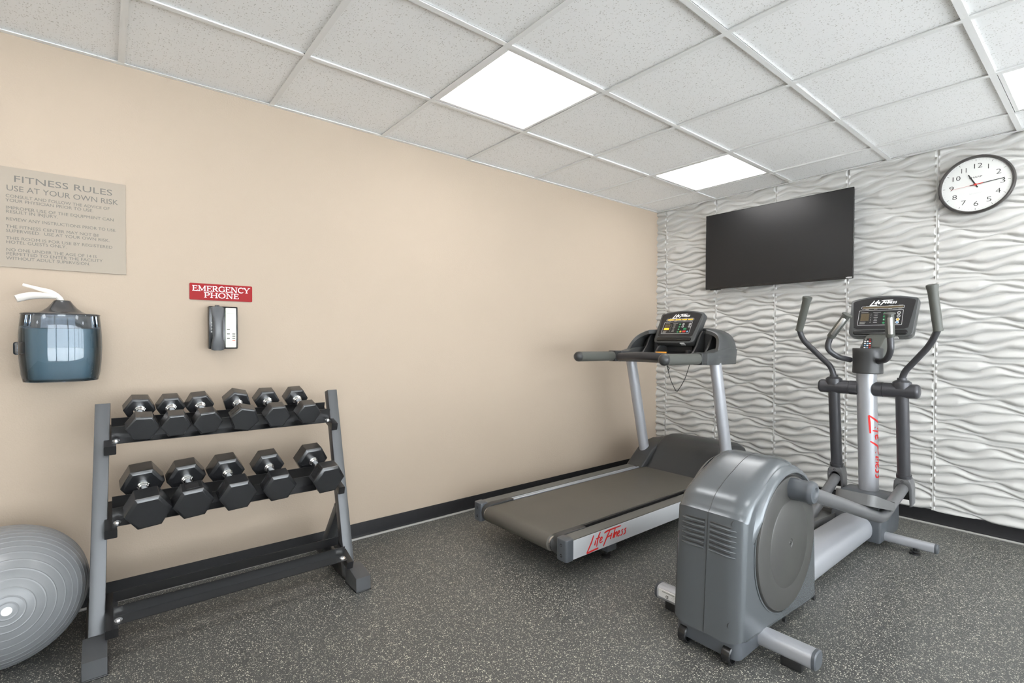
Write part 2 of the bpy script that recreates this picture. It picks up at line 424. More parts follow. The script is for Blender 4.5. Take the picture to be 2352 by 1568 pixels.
for name, along, fixed, lo, hi, outw in (('front', 'x', YB, XB, .12, -.12),):
    a0, a1 = added_window_wall(name, along, fixed, lo, hi, outw)
    n = 6; w = (a1-a0)/n
    for i in range(n):
        p0, p1 = a0+i*w, a0+(i+1)*w; fx = fixed+outw/2
        def rect(q0, q1, z0, z1, d): return slab(q0, q1, fx-d, fx+d, z0, z1) if along == 'x' else slab(fx-d, fx+d, q0, q1, z0, z1)
        g = Geo()
        for q in ((p0, p1, .10, .15), (p0, p1, 2.20, 2.25), (p0, p0+.04, .15, 2.2), (p1-.04, p1, .15, 2.2)): g.merge(rect(*q, .03))
        wo = obj('window_%d' % fr_n, g, M['tee'], kind='structure', smooth=0)
        obj('pane', rect(p0+.03, p1-.03, .14, 2.21, .004), M['glass'], wo, smooth=0); fr_n += 1

# ------------------------------------------------------------------ the wave panels of the right wall
def wave_mesh(u0, u1, v0, v1, S, nu, nv):
    """one 3D wall panel: creases that swing and pinch; u to the viewer's right, v up, in tile units"""
    K = 11
    us = np.linspace(u0, u1, nu); us = np.unique(np.concatenate([us, [x for x in (.0, .0015, .011, .017, .023, .977, .983, .989, .9985, 1.0) if u0-1e-6 <= x <= u1+1e-6]]))
    vs = np.linspace(v0, v1, nv)
    i = np.arange(-1, K+2)[:, None]; u = us[None, :]
    ph = i*2*PI/K
    w0 = .5+.5*np.cos(1.7*i+.3)                      # some creases swing once per panel, others twice
    cre = (i+.5)/K + (.026+.022*w0)*np.sin(2*PI*u+1.15*i+.4) + .022*(1.1-w0)*np.sin(4*PI*u-1.5*i+1.3) + .007*np.sin(6*PI*u+1.9*i)
    cre = np.sort(cre, axis=0)
    X = np.zeros((len(vs), len(us)))
    for k in range(len(us)):
        c = cre[:, k]; j = np.clip(np.searchsorted(c, vs)-1, 0, len(c)-2)
        gap = np.maximum(c[j+1]-c[j], 1e-4); t = np.clip((vs-c[j])/gap, 0, 1)
        h = np.sin(PI*t**.60)
        X[:, k] = .0215*np.minimum(1.3, (gap*K)**.8)*h
    edge = np.minimum(us-0, 1-us); blend = np.clip((edge-.011)/.012, 0, 1)
    X = X*blend[None, :]+.015*(1-blend[None, :])
    groove = (edge < .0012); X[:, groove] = 0.0125
    ev = np.minimum(vs-0, 1-vs); bv = np.clip((ev-.010)/.030, 0, 1); bv = bv*bv*(3-2*bv); X = X*bv[:, None]+.013*(1-bv[:, None])
    V = [(-X[b, a]-.001, -us[a]*S, vs[b]*S) for b in range(len(vs)) for a in range(len(us))]
    n = len(us)
    F = [(b*n+a, b*n+a+1, (b+1)*n+a+1, (b+1)*n+a) for b in range(len(vs)-1) for a in range(n-1)]
    me = bpy.data.meshes.new('wall_panel'); me.from_pydata(V, [], F); me.shade_smooth(); me.materials.append(M['panel']); me.update()
    return me
PS = .4885; Y0P = -.099; Z0P = .072
meshes = {}
n_cols = int((-YB+Y0P)/PS)+1
for row in range(5):
    v1 = 1.0 if row < 4 else (H+.01-(Z0P+4*PS))/PS
    for c in range(-1, n_cols):
        u0 = 0.0 if c >= 0 else 1+Y0P/PS
        u1 = 1.0 if c < n_cols-1 else min(1.0, (-YB+Y0P-(n_cols-1)*PS)/PS)
        key = (round(u0, 3), round(u1, 3), round(v1, 3))
        if key not in meshes: meshes[key] = wave_mesh(u0, u1, 0, v1, PS, max(8, int(80*(u1-u0))), int(150*v1))
        o = bpy.data.objects.new('wall_panel', meshes[key]); COL.objects.link(o); o.parent = wall_right
        o.location = Vector((0.018, Y0P-c*PS, Z0P+row*PS))-ORG['wall_right']

# baseboards
bh = .089
prof = [(0, 0), (.014, 0), (.014, .004), (.009, .012), (.006, .022), (.005, bh-.004), (.003, bh), (0, bh)]
obj('baseboard_left', prism(Fr((XB, 0, 0), (0, -1, 0), (0, 0, 1), (1, 0, 0)), prof, 0, -XB), M['basebd'], kind='structure')
obj('baseboard_right', prism(Fr((0.012, YB, 0), (-1, 0, 0), (0, 0, 1), (0, 1, 0)), [(a*2.2, b) for a, b in prof], 0, -YB-.014), M['basebd'], kind='structure')
obj('trim_1', box(WORLD, XB, -.03, -.027, -.013, 0, .011, .004), M['basestrip'], kind='structure')
obj('trim_2', box(WORLD, -.032, -.017, YB, -.027, 0, .011, .004), M['basestrip'], kind='structure')

# ------------------------------------------------------------------ ceiling: tiles, tee grid, lights
ceiling = obj('ceiling', slab(XB, .12, YB, .12, H+.16, H+.25), M['tee'], kind='structure', smooth=0)
gx = [XF-k*T for k in range(0, 14) if XF-k*T > XB+.05]; xs = [0.0]+gx+[XB]
gy = [Y1-k*T for k in range(0, 9) if Y1-k*T > YB+.05]; ys = [0.0]+gy+[YB]
TW = .024
lit_x = [k for k in range(len(xs)-1) if k in (1, 4, 7, 10, 13)]; lit_y = [1, 4, 7]
tile_meshes = {}
co = ORG['ceiling']
def tile_mesh(w, d):
    key = (round(w, 3), round(d, 3))
    if key not in tile_meshes:
        g = box(WORLD, -w/2, w/2, -d/2, d/2, .011, .026)
        me = bpy.data.meshes.new('ceiling_tile'); me.from_pydata(g.v, [], g.f); me.materials.append(M['tile']); me.materials.append(M['tileedge']); me.update(); tile_meshes[key] = me
        for p in me.polygons: p.material_index = 1 if abs(p.normal.z) < .5 else 0
    return tile_meshes[key]
lamps = []
for i in range(len(xs)-1):
    for j in range(len(ys)-1):
        x0, x1, y0, y1 = xs[i+1], xs[i], ys[j+1], ys[j]; cx, cy = (x0+x1)/2, (y0+y1)/2
        if i in lit_x and j in lit_y: lamps.append((i, j, cx, cy)); continue
        o = bpy.data.objects.new('ceiling_tile', tile_mesh(x1-x0-.010, y1-y0-.010)); COL.objects.link(o); o.parent = ceiling
        o.location = Vector((cx+random.uniform(-.002, .002), cy+random.uniform(-.002, .002), H+random.uniform(-.0015, .0015)))-co
tee_prof = [(-TW/2, 0), (TW/2, 0), (TW/2, .0012), (.004, .0025), (.0015, .03), (-.0015, .03), (-.004, .0025), (-TW/2, .0012)]
for x in gx:                                             # short cross tees between the long runners
    obj('ceiling_tee', prism(Fr((x, YB, H), (1, 0, 0), (0, 0, 1), (0, 1, 0)), tee_prof, 0, -YB), M['tee'], ceiling, smooth=0)
for y in gy:
    for a in range(len(xs)-1):
        obj('ceiling_tee', prism(Fr((xs[a+1]+TW/2, y, H+.0004), (0, 1, 0), (0, 0, 1), (1, 0, 0)), tee_prof, 0, xs[a]-xs[a+1]-TW), M['tee'], ceiling, smooth=0)
ang = [(0, 0), (.022, 0), (.022, .0015), (.0015, .0015), (.0015, .022), (0, .022)]
obj('wall_angle', prism(Fr((XB, -.0005, H-.0006), (0, -1, 0), (0, 0, 1), (1, 0, 0)), ang, 0, -XB), M['tee'], ceiling, smooth=0)
obj('wall_angle', prism(Fr((-.004, YB, H-.0008), (-1, 0, 0), (0, 0, 1), (0, 1, 0)), ang, 0, -YB), M['tee'], ceiling, smooth=0)
LL = {(4, 1): 'square lit ceiling light nearest the camera, above the beige wall centre',
      (1, 1): 'square lit ceiling light in the row near the corner, beyond the television',
      (1, 4): 'square lit ceiling light cut off by the right edge, above the clock'}
OUT = {1: 'beige wall row', 4: 'middle row', 7: 'window row'}
for i, j, cx, cy in lamps:
    lab = LL.get((i, j), 'square lit ceiling light out of frame, %s, %s from wave wall' % (OUT[j], ('first', 'second', 'third', 'fourth', 'fifth')[lit_x.index(i)]))
    t = thing('ceiling_light', (cx, cy, H), lab, 'light', 'recessed square ceiling lights')
    w = T/2-.013; g = Geo(); f = .018
    for q in ((-w, w, -w, -w+f), (-w, w, w-f, w), (-w, -w+f, -w+f, w-f), (w-f, w, -w+f, w-f)):
        g.merge(box(Fr((cx, cy, H), (1, 0, 0), (0, 1, 0), (0, 0, 1)), *q, .003, .03, .0015, 1))
    obj('light_frame', g, M['tee'], t)
    obj('diffuser', box(Fr((cx, cy, H), (1, 0, 0), (0, 1, 0), (0, 0, 1)), -w+f*.8, w-f*.8, -w+f*.8, w-f*.8, .009, .014), M['diffuser'], t, smooth=0)
    obj('housing', box(Fr((cx, cy, H), (1, 0, 0), (0, 1, 0), (0, 0, 1)), -w, w, -w, w, .03, .10), M['tee'], t, smooth=0)

# ------------------------------------------------------------------ things on the left wall
def LW(x, z, d=0): return Fr((x, -d, z), (1, 0, 0), (0, 0, 1), (0, -1, 0))     # frame on the left wall, n into the room

t = thing('wall_sign', (-4.188, 0, 1.44), 'large taupe plate of fitness rules with grey capitals on beige wall', 'sign')
obj('sign_plate', prism(LW(0, 0), rrect(-4.392, -3.987, 1.440, 1.836, .002, 2), .001, .006, 0, .001, 2), M['signplate'], t)
rows = [('FITNESS RULES', -4.341, -4.037, 1.7795, .0262), ('USE AT YOUR OWN RISK', -4.361, -4.015, 1.7425, .0225)]
zs = (1.7217, 1.7045, 1.6753, 1.6598, 1.6306, 1.6013, 1.584, 1.5555, 1.5395, 1.5094, 1.493, 1.4759)
xe = (-4.0436, -4.0974, -4.0306, -4.2109, -4.0219, -4.0793, -4.0444, -4.0342, -4.1848, -4.0885, -4.0684, -4.1088)
tx = ('CONSULT AND FOLLOW THE ADVICE OF', 'YOUR PHYSICIAN PRIOR TO USE.', 'IMPROPER USE OF THE EQUIPMENT CAN', 'RESULT IN INJURY.',
      'REVIEW ANY INSTRUCTIONS PRIOR TO USE.', 'THE FITNESS CENTER MAY NOT BE', 'SUPERVISED.  USE AT YOUR OWN RISK.', 'THIS ROOM IS FOR USE BY REGISTERED',
      'HOTEL GUESTS ONLY.', 'NO ONE UNDER THE AGE OF 14 IS', 'PERMITTED TO ENTER THE FACILITY', 'WITHOUT ADULT SUPERVISION.')
rows += [(s, -4.3625, e, z-.0062, .0125) for s, e, z in zip(tx, xe, zs)]
for s, a, b, z, cap in rows:
    obj('lettering', text_geo(s, cap/.72, LW(a, z, .0061), .0006, 'LEFT', b-a), M['signink'], t, smooth=0)

def serif_word(word, fr, width, cap, g=None):
    """roman capitals with serifs from strokes: heavy stems, thin arms; scaled to width"""
    g = g or Geo(); th, tn, sv = .15, .075, .10
    gl = {}
    def ser(x, y, w=.17): return ('s', [(x-w, y), (x+w, y)], tn)
    def arc(cx, cy, rx, ry, a0, a1, n=14): return [(cx+rx*math.cos(math.radians(a0+(a1-a0)*k/n)), cy+ry*math.sin(math.radians(a0+(a1-a0)*k/n))) for k in range(n+1)]
    y0, y1 = tn/2, 1-tn/2
    gl['E'] = (.74, [('s', [(.2, 0), (.2, 1)], th), ('s', [(.04, y1), (.66, y1)], tn), ('s', [(.04, y0), (.70, y0)], tn), ('s', [(.2, .52), (.52, .52)], tn), ('s', [(.65, 1), (.65, .76)], tn), ('s', [(.69, 0), (.69, .26)], tn), ('s', [(.52, .62), (.52, .42)], tn)])
    gl['M'] = (1.12, [('s', [(.2, 0), (.2, 1)], tn*1.2), ('s', [(.94, 0), (.94, 1)], th), ('s', [(.2, 1), (.56, .12)], th), ('s', [(.56, .12), (.92, 1)], tn), ser(.2, y0), ser(.94, y0), ('s', [(.02, y1), (.28, y1)], tn), ('s', [(.86, y1), (1.1, y1)], tn)])
    gl['R'] = (.86, [('s', [(.2, 0), (.2, 1)], th), ser(.2, y0), ('s', [(.04, y1), (.42, y1)], tn), ('s', arc(.42, .74, .25, .225, 90, -90), [tn]+[th]*13+[tn]), ('s', [(.2, .515), (.42, .515)], tn), ('s', [(.42, .5), (.74, .03)], th), ('s', [(.68, y0), (.88, y0)], tn)])
    gl['G'] = (.92, [('s', arc(.5, .5, .40, .47, 50, 330, 24), [tn]*3+[th]*19+[tn]*3), ('s', [(.80, .05), (.80, .42)], th*.9), ('s', [(.62, .43), (.96, .43)], tn), ('s', [(.78, .96), (.78, .70)], tn)])
    gl['N'] = (1.0, [('s', [(.2, 0), (.2, 1)], tn*1.2), ('s', [(.82, 0), (.82, 1)], tn*1.2), ('s', [(.2, 1), (.82, 0)], th), ser(.2, y0), ser(.82, y1), ('s', [(.02, y1), (.26, y1)], tn)])
    gl['C'] = (.84, [('s', arc(.5, .5, .40, .47, 48, 318, 24), [tn]*3+[th]*19+[tn]*3), ('s', [(.76, .97), (.76, .70)], tn)])
    gl['Y'] = (.88, [('s', [(.44, 0), (.44, .45)], th), ('s', [(.10, 1), (.44, .44)], th), ('s', [(.80, 1), (.44, .44)], tn), ser(.44, y0), ser(.12, y1, .15), ser(.78, y1, .15)])
    gl['P'] = (.78, [('s', [(.2, 0), (.2, 1)], th), ser(.2, y0), ('s', [(.04, y1), (.42, y1)], tn), ('s', arc(.42, .72, .27, .245, 90, -90), [tn]+[th]*13+[tn]), ('s', [(.2, .475), (.42, .475)], tn)])
    gl['H'] = (1.02, [('s', [(.2, 0), (.2, 1)], th), ('s', [(.82, 0), (.82, 1)], th), ser(.2, y0), ser(.2, y1), ser(.82, y0), ser(.82, y1), ('s', [(.2, .5), (.82, .5)], tn)])
    gl['O'] = (.98, [('s', arc(.49, .5, .40, .47, 0, 360, 28), [th]*5+[tn]*5+[th]*9+[tn]*5+[th]*5)])
    tot = sum(gl[c][0] for c in word); k = width/tot; x = 0; fr2 = fr; layer = 0
    for c in word:
        for j, (_, pts, w) in enumerate(gl[c][1]):
            ww = [q*(k+cap)/2 for q in w] if isinstance(w, list) else w*(k+cap)/2
            stroke2(fr, [((x+px)*k, py*cap) for px, py in pts], ww, 0, .0006+.00004*j, g)
        x += gl[c][0]
    return g
t = thing('wall_sign', (-3.6155, 0, 1.344), 'small red plate reading emergency phone above the black telephone', 'sign')
obj('sign_plate', prism(LW(0, 0), rrect(-3.750, -3.481, 1.3445, 1.4235, .005, 3), .001, .005, 0, .001, 2), M['red'], t)
obj('lettering', serif_word('EMERGENCY', LW(-3.7405, 1.3868, .0051), .2475, .0262), M['white'], t, smooth=0)
obj('lettering', serif_word('PHONE', LW(-3.692, 1.3564, .0051), .150, .0250), M['white'], t, smooth=0)

t = thing('wall_phone', (-3.618, 0, 1.108), 'black wall telephone with cream button strip under the red sign', 'telephone')
obj('wall_bracket', box(LW(-3.618, 1.21), -.045, .045, -.075, .075, 0, .026, .004), M['black'], t)
obj('phone_body', prism(LW(-3.618, 1.21), rrect(-.0615, .0615, -.101, .104, .005, 3), .018, .058, .004, .005, 3), M['blackgloss'], t)
obj('cradle', box(LW(-3.642, 1.21), -.024, .022, -.094, .094, .056, .064, .003), M['black'], t)
hs = []
for k in range(13):
    s = k/12; z = 1.1065+.201*s; e = abs(2*s-1)
    w = .0185+.0085*min(1, max(0, (e-.35)/.35))**1.0; d = .070+.016*(1-e**2)*1.0; hs.append((z, w, d))
g = Geo(); vs = []; n = 16
for z, w, d in [(hs[0][0]-.004, hs[0][1]*.6, hs[0][2])]+hs+[(hs[-1][0]+.004, hs[-1][1]*.6, hs[-1][2])]:
    for k in range(n):
        a = 2*PI*k/n; ca, sa = math.cos(a), math.sin(a); ca = math.copysign(abs(ca)**.6, ca); sa = math.copysign(abs(sa)**.6, sa)
        vs.append((-3.645+w*ca, -(d+.013*sa), z))
m_ = len(vs)//n
g.add(vs, [(i*n+k, i*n+(k+1) % n, (i+1)*n+(k+1) % n, (i+1)*n+k) for i in range(m_-1) for k in range(n)]+[tuple(range(n))[::-1], tuple(range((m_-1)*n, m_*n))])
obj('handset', g, M['handset'], t, smooth=60)
obj('hook_tab', box(LW(-3.645, 1.313), -.009, .009, -.002, .006, .05, .066, .002), M['blackgloss'], t)
fp = obj('faceplate', prism(LW(0, 0), rrect(-3.609, -3.5645, 1.117, 1.3075, .003, 3), .0575, .0595), M['cream'], t)
for i, (dx, z, m) in enumerate([(-.011, 1.2035, 'dkink'), (-.011, 1.182, 'dkink'), (-.011, 1.161, 'dkink'), (.0125, 1.182, 'dkink'), (.0125, 1.1715, 'dkink'), (.0125, 1.161, 'dkink'), (.0125, 1.1505, 'redbtn')]):
    b = obj('button', box(LW(-3.587+dx, z, .0595), -.0065, .0065, -.0019, .0019, 0, .0015, .0005, 1), M[m], fp)
    if m == 'redbtn': part_label(b, 'red button')
g = Geo()
for z, w in [(1.295, .016), (1.283, .017), (1.281, .017), (1.274, .015), (1.252, .010), (1.245, .009), (1.238, .009), (1.231, .013), (1.226, .010), (1.219, .007), (1.13, .015)]:
    g.merge(box(LW(-3.587, z, .0595), -w, w, -.0007, .0007, 0, .0003))
obj('printed_lines', g, M['greyink'], fp, smooth=0, kind='stuff')
for k in range(4):
    obj('key', box(LW(-3.668, 1.2345-.0145*k, .058), -.0028, .0032, -.0022, .0022, 0, .004, .001, 1), M['whiteplastic'], t)

# wipe dispenser
cxd = -4.1955
t = thing('wipe_dispenser', (cxd, 0, .985), 'smoked plastic wipe dispenser bucket on the wall under the rules sign', 'dispenser')
def dring(w, d, z, n=48, y0=-.004):
    out = []
    for k in range(n):
        a = 2*PI*k/n; ca, sa = math.cos(a), math.sin(a)
        x = cxd+w*math.copysign(abs(ca)**.72, ca)
        y = y0-d/2+(d/2)*math.copysign(abs(sa)**.72, sa); out.append((x, y, z))
    return out
def dshell(levels, close=True, inner=0):
    g = Geo(); vs = []; n = 48
    for w, d, z in levels: vs += dring(w, d, z)
    m = len(levels); fs = [(i*n+k, i*n+(k+1) % n, (i+1)*n+(k+1) % n, (i+1)*n+k) for i in range(m-1) for k in range(n)]
    if close: fs += [tuple(range(n))[::-1]]
    return g.add(vs, fs)
lev = [(.100, .195, .987), (.113, .206, .990), (.119, .212, 1.02), (.1235, .217, 1.07), (.1255, .219, 1.12), (.1245, .218, 1.17), (.1215, .215, 1.215), (.118, .211, 1.252)]
obj('body', dshell(lev), M['smoke'], t, smooth=50)
obj('rim', tube(dring(.118, .211, 1.2525)+[dring(.118, .211, 1.2525)[0]], .0025, 8, False), M['lid'], t)
obj('wipe_tub', dshell([(.095, .165, .995), (.099, .172, 1.0), (.106, .180, 1.1), (.108, .182, 1.196), (.104, .176, 1.198), (.02, .03, 1.199)]), M['bucket'], t, smooth=50)
yl = -.108
obj('lid', lathe(Fr((cxd+.002, yl, 0), (1, 0, 0), (0, 1, 0), (0, 0, 1)), [(.106, 1.248), (.104, 1.252), (.080, 1.256), (.062, 1.265), (.045, 1.280), (.033, 1.296), (.0265, 1.306), (.025, 1.309), (.022, 1.3095), (.018, 1.300), (.012, 1.296)], 40), M['lid'], t, smooth=60)
obj('latch', box(LW(-4.322, 1.119, .11), -.013, .022, -.025, .025, -.03, .012, .008, 3), M['smoke'], t)
w1 = smooth_path([(cxd+.002, yl, 1.296), (cxd-.006, yl-.006, 1.318), (cxd-.030, yl-.012, 1.339), (cxd-.060, yl-.016, 1.349), (cxd-.110, yl-.02, 1.364)], 6)
wp = obj('wipe', tube(w1, [.008+.0065*math.sin(PI*min(1, .15+i/len(w1))) for i in range(len(w1))], 12, True, .75), M['wipe'], t)
w2 = smooth_path([(cxd-.010, yl-.010, 1.321), (cxd-.045, yl-.016, 1.325), (cxd-.090, yl-.022, 1.322), (cxd-.128, yl-.028, 1.308)], 6)
obj('fold', tube(w2, [.006+.0165*math.sin(PI*min(1, (i+1)/len(w2))*.62) for i in range(len(w2))], 12, True, .65), M['wipe'], wp)

# ------------------------------------------------------------------ television and clock on the wave wall
def RW(y, z, d=0): return Fr((-d, y, z), (0, -1, 0), (0, 0, 1), (-1, 0, 0))      # frame on the right wall, r to the viewer's right
t = thing('television', (-.06, -1.0825, 1.588), 'black flat screen television mounted on the white wave wall', 'television')
tv = RW(-1.0825, 1.9015)
obj('wall_mount', box(tv, -.20, .20, -.15, .15, .02, .052, .004), M['black'], t)
obj('back_case', prism(tv, rrect(-.540, .540, -.310, .311, .008, 3), .046, .072, .012, .002, 3), M['black'], t)
g = Geo(); 
for q in ((-.5425, .5425, -.3135, -.2975), (-.5425, .5425, .3105, .3135), (-.5425, -.5395, -.2975, .3105), (.5395, .5425, -.2975, .3105)): g.merge(box(tv, *q, .068, .0815, .0008, 1))
bz = obj('bezel', g, M['blackgloss'], t)
obj('screen', box(tv, -.5395, .5395, -.2975, .3105, .07, .0795), M['tvscreen'], t, smooth=0)
obj('lettering', text_geo('VIZIO', .0105, tv.at(.500, -.3085, .0817), .0005, 'LEFT', .038, bold=.0003), M['white'], bz, smooth=0)
obj('sensor_foot', box(tv, -.505, -.42, -.319, -.3125, .05, .078, .002), M['black'], t)

t = thing('wall_clock', (-.02, -2.236, 1.92), 'round wall clock with dark rim and white face on wave wall', 'clock')
ck = RW(-2.236, 2.0925)
obj('clock_rim', lathe(ck, [(.150, .018), (.160, .016), (.169, .022), (.1735, .034), (.1715, .046), (.166, .052), (.160, .051), (.1565, .044), (.1560, .036)], 72), M['clockrim'], t, smooth=50)
obj('clock_case', lathe(ck, [(.0, .017), (.168, .017), (.168, .03), (.0, .03)], 60), M['silver'], t)
obj('clock_face', lathe(ck, [(.0, .0305), (.157, .0305), (.157, .037), (.0, .037)], 60), M['clockface'], t)
for h in range(1, 13):
    a = PI/2-h*PI/6; s = str(h); w = .036 if len(s) == 2 else .0215
    g = text_geo(s, .0405, ck.at(.1115*math.cos(a)-w/2, .1115*math.sin(a)-.0150, .0371), .0005, 'LEFT', w if s not in ('1', '11') else None, bold=-.0004)
    obj('numeral', g, M['dkink'], t, smooth=0)
g = Geo(); g2 = Geo()
for k in range(60):
    a = PI/2-k*PI/30; ca, sa = math.cos(a), math.sin(a); l0 = .139 if k % 5 == 0 else .144
    stroke2(ck, [(l0*ca, l0*sa), (.150*ca, .150*sa)], .0018 if k % 5 == 0 else .0009, .0371, .0375, g if k % 5 == 0 else g2)
obj('hour_marks', g, M['dkink'], t, smooth=0, kind='stuff'); obj('minute_marks', g2, M['greyink'], t, smooth=0, kind='stuff')
obj('lettering', text_geo('SHARP', .0135, ck.at(-.030, .040, .0371), .0005, 'LEFT', .058), M['dkink'], t, smooth=0)
obj('lettering', text_geo('QUARTZ', .0115, ck.at(-.028, -.055, .0371), .0005, 'LEFT', .056), M['clockglassgrey'], t, smooth=0)
def hand(deg, l, back, w0, w1, c, m, name):
    a = math.radians(90-deg); d = (math.cos(a), math.sin(a))
    obj(name, stroke2(ck, [(-back*d[0], -back*d[1]), (0, 0), (l*d[0], l*d[1])], [w0, w0, w1], c, c+.001), m, t, smooth=0)
hand(333, .071, .020, .0058, .0058, .0395, M['dkink'], 'hour_hand')
hand(84.5, .126, .026, .0048, .0034, .0415, M['dkink'], 'minute_hand')
hand(264.5, .112, .0, .0012, .0008, .0435, M['redbtn'], 'second_hand')
obj('second_hand_tail', stroke2(ck, [(0, 0), (.033*math.cos(math.radians(5.5)), .033*math.sin(math.radians(5.5)))], [.0045, .0040], .0435, .0445), M['redbtn'], t, smooth=0)
obj('hand_hub', lathe(ck, [(.006, .038), (.006, .045), (0, .0455)], 16), M['redbtn'], t)

# ------------------------------------------------------------------ exercise ball
Rb = .240; cb = Vector((-4.352, -.285, Rb)); ax = (Vector((-4.318, -.50, .268))-cb).normalized()
bf = Fr(cb, ax.cross(Vector((0, 0, 1))), (ax.cross(Vector((0, 0, 1)))).cross(ax)*-1, ax)
ring_at = [6.5, 11, 17, 24, 31.5, 39, 46, 52, 58, 63.5, 69, 74, 79, 84, 89, 94, 99, 104, 110, 118, 128, 140, 155]
pr = []
for k in range(0, 721):
    a = k/4; h = 0
    for q in ring_at: h = max(h, math.exp(-((a-q)/.38)**2))
    rr = (Rb-.0012)+.0012*h; pr.append((rr*math.sin(math.radians(a)), rr*math.cos(math.radians(a))))
t = thing('exercise_ball', (cb.x, cb.y, 0), 'large grey ribbed exercise ball on the floor left of the rack', 'exercise ball')
obj('ball', lathe(bf, pr, 72), M['ball'], t, smooth=80)
obj('valve_plug', lathe(bf, [(.0135, Rb-.003), (.0135, Rb+.0006), (.011, Rb+.0012), (.0065, Rb+.001), (.006, Rb-.001), (0, Rb-.001)], 24), M['whiteplastic'], t)

# ------------------------------------------------------------------ dumbbell rack
t = rack = thing('dumbbell_rack', (-3.62, -.33, 0), 'grey steel two tier dumbbell rack standing by the beige wall', 'rack')
sl = .292; tdir = Vector((0, .956, sl)); ndir = Vector((0, -sl, .956))
def SF(y, z): return Fr((0, y, z), (1, 0, 0), ndir, tdir)          # shelf frame: a = x, b = normal, c = along the tube (up-back)
UY0, UZ0, UY1, UZ1 = -.480, .05, -.250, .900
ud = Vector((0, UY1-UY0, UZ1-UZ0)).normalized(); un = Vector((0, -ud.z, ud.y))     # along upright, outward (to the front)
for xb, xt, xf, inn in ((-4.094, -4.070, -4.096, 1), (-3.158, -3.163, -3.1465, -1)):
    g = Geo(); w = .024
    o0, o1 = Vector((xb, UY0, UZ0-.02)), Vector((xt, UY1, UZ1)); dd = (o1-o0).normalized()
    fru = Fr(o0, (1, 0, 0), un, dd)
    obj('upright', prism(fru, rrect(-w, w, -.048, 0, .004, 2), 0, (o1-o0).length, 0, .001, 2), M['rackgrey'], t)
    l0, l1 = Vector((xb, -.120, .045)), Vector((xb*.6+xt*.4, -.345, .330)); dl = (l1-l0).normalized()
    obj('rear_leg', prism(Fr(l0, (1, 0, 0), Vector((0, -dl.z, dl.y)), dl), rrect(-.021, .021, -.021, .021, .004, 2), 0, (l1-l0).length), M['rackgrey'], t)
    obj('base_rail', prism(Fr((xf, -.585, .006), (1, 0, 0), (0, 0, 1), (0, 1, 0)), rrect(-.030, .030, 0, .052, .004, 2), 0, .545), M['rackblack'], t)
    # foot cap with the sloped top
    obj('foot_cap', prism(Fr((xf, 0, 0), (0, 1, 0), (0, 0, 1), (1, 0, 0)), [(-.608, .004), (-.605, .064), (-.520, .084), (-.470, .084), (-.470, .004)], -.0345, .0345, .003, .003, 2), M['rackgrey'], t)
    obj('foot_sole', box(WORLD, xf-.037, xf+.037, -.612, -.47, 0, .006, .002), M['rackblack'], t)
shelf = [(-.305, .757), (-.400, .462), (-.505, .137)]
XL, XR = -4.044, -3.192
for si, (y, z) in enumerate(shelf):
    f = SF(y, z)
    for xa, xb in ((-4.068, -4.030), (-3.197, -3.168)):
        obj('cross_tube', prism(Fr(f.p((xa+xb)/2, -.0215, -.040), f.r, f.u, f.n), rrect(-(xb-xa)/2, (xb-xa)/2, -.0185, .0185, .003, 2), 0, .200 if si < 2 else .20), M['rackblack'], t)
    th = .003; lh = .051 if si < 2 else .042
    g = box(f, XL, XR, -th, 0, -.024, .022).merge(box(f, XL, XR, 0, lh, .022-th, .022))
    obj('front_rail', g, M['rackrail'], t, smooth=0)
    g = box(f, XL, XR, -th, 0, .100, .140).merge(box(f, XL, XR, 0, lh, .100, .100+th))
    obj('rear_rail', g, M['rackrail'], t, smooth=0)
    for x in (XL+.014, XR-.016):
        bf_ = Fr(f.p(x, 0, -.004), f.r, f.n, f.u)
        bo = obj('bolt', lathe(bf_, [(.0125, 0), (.0125, .002), (.009, .0025)], 20).merge(lathe(bf_, [(.0075, .002), (.0075, .0065), (.006, .0075)], 6)), M['zinc'], t)

# ------------------------------------------------------------------ dumbbells
def hexring(r, roll, n=1):
    return [(r*math.cos(PI/3*k+roll), r*math.sin(PI/3*k+roll)) for k in range(6)]
def head_geo(s, c0, c1, R, ch, roll):
    """hexagonal head between c0 and c1 along the local y axis (s = +1 back, -1 front)"""
    g = Geo(); vs = []
    for r, c in ((R-ch, c0), (R, c0+ch*.75), (R, c1-ch*.75), (R-ch, c1)):
        vs += [(a, s*c, b) for a, b in hexring(r, roll)]
    fs = [(i*6+k, i*6+(k+1) % 6, (i+1)*6+(k+1) % 6, (i+1)*6+k) for i in range(3) for k in range(6)]+[tuple(range(6)), tuple(range(18, 24))]
    g.add(vs, fs); bm = bmesh.new()
    V = [bm.verts.new(v) for v in g.v]; [bm.faces.new([V[i] for i in f]) for f in g.f]
    bmesh.ops.recalc_face_normals(bm, faces=bm.faces[:]); bmesh.ops.bevel(bm, geom=bm.edges[:], offset=.0012, segments=1, affect='EDGES'); bm.verts.index_update()
    g2 = Geo().add([v.co for v in bm.verts], [[v.index for v in f.verts] for f in bm.faces]); bm.free(); return g2
def raw(name, g, m, parent, smooth=30):
    me = bpy.data.meshes.new(name); me.from_pydata(g.v, [], g.f); me.update()
    bm = bmesh.new(); bm.from_mesh(me); bmesh.ops.recalc_face_normals(bm, faces=bm.faces[:]); bm.to_mesh(me); bm.free()
    me.shade_smooth(); me.set_sharp_from_angle(angle=math.radians(smooth)); me.materials.append(m)
    o = bpy.data.objects.new(name, me); COL.objects.link(o); o.parent = parent; return o
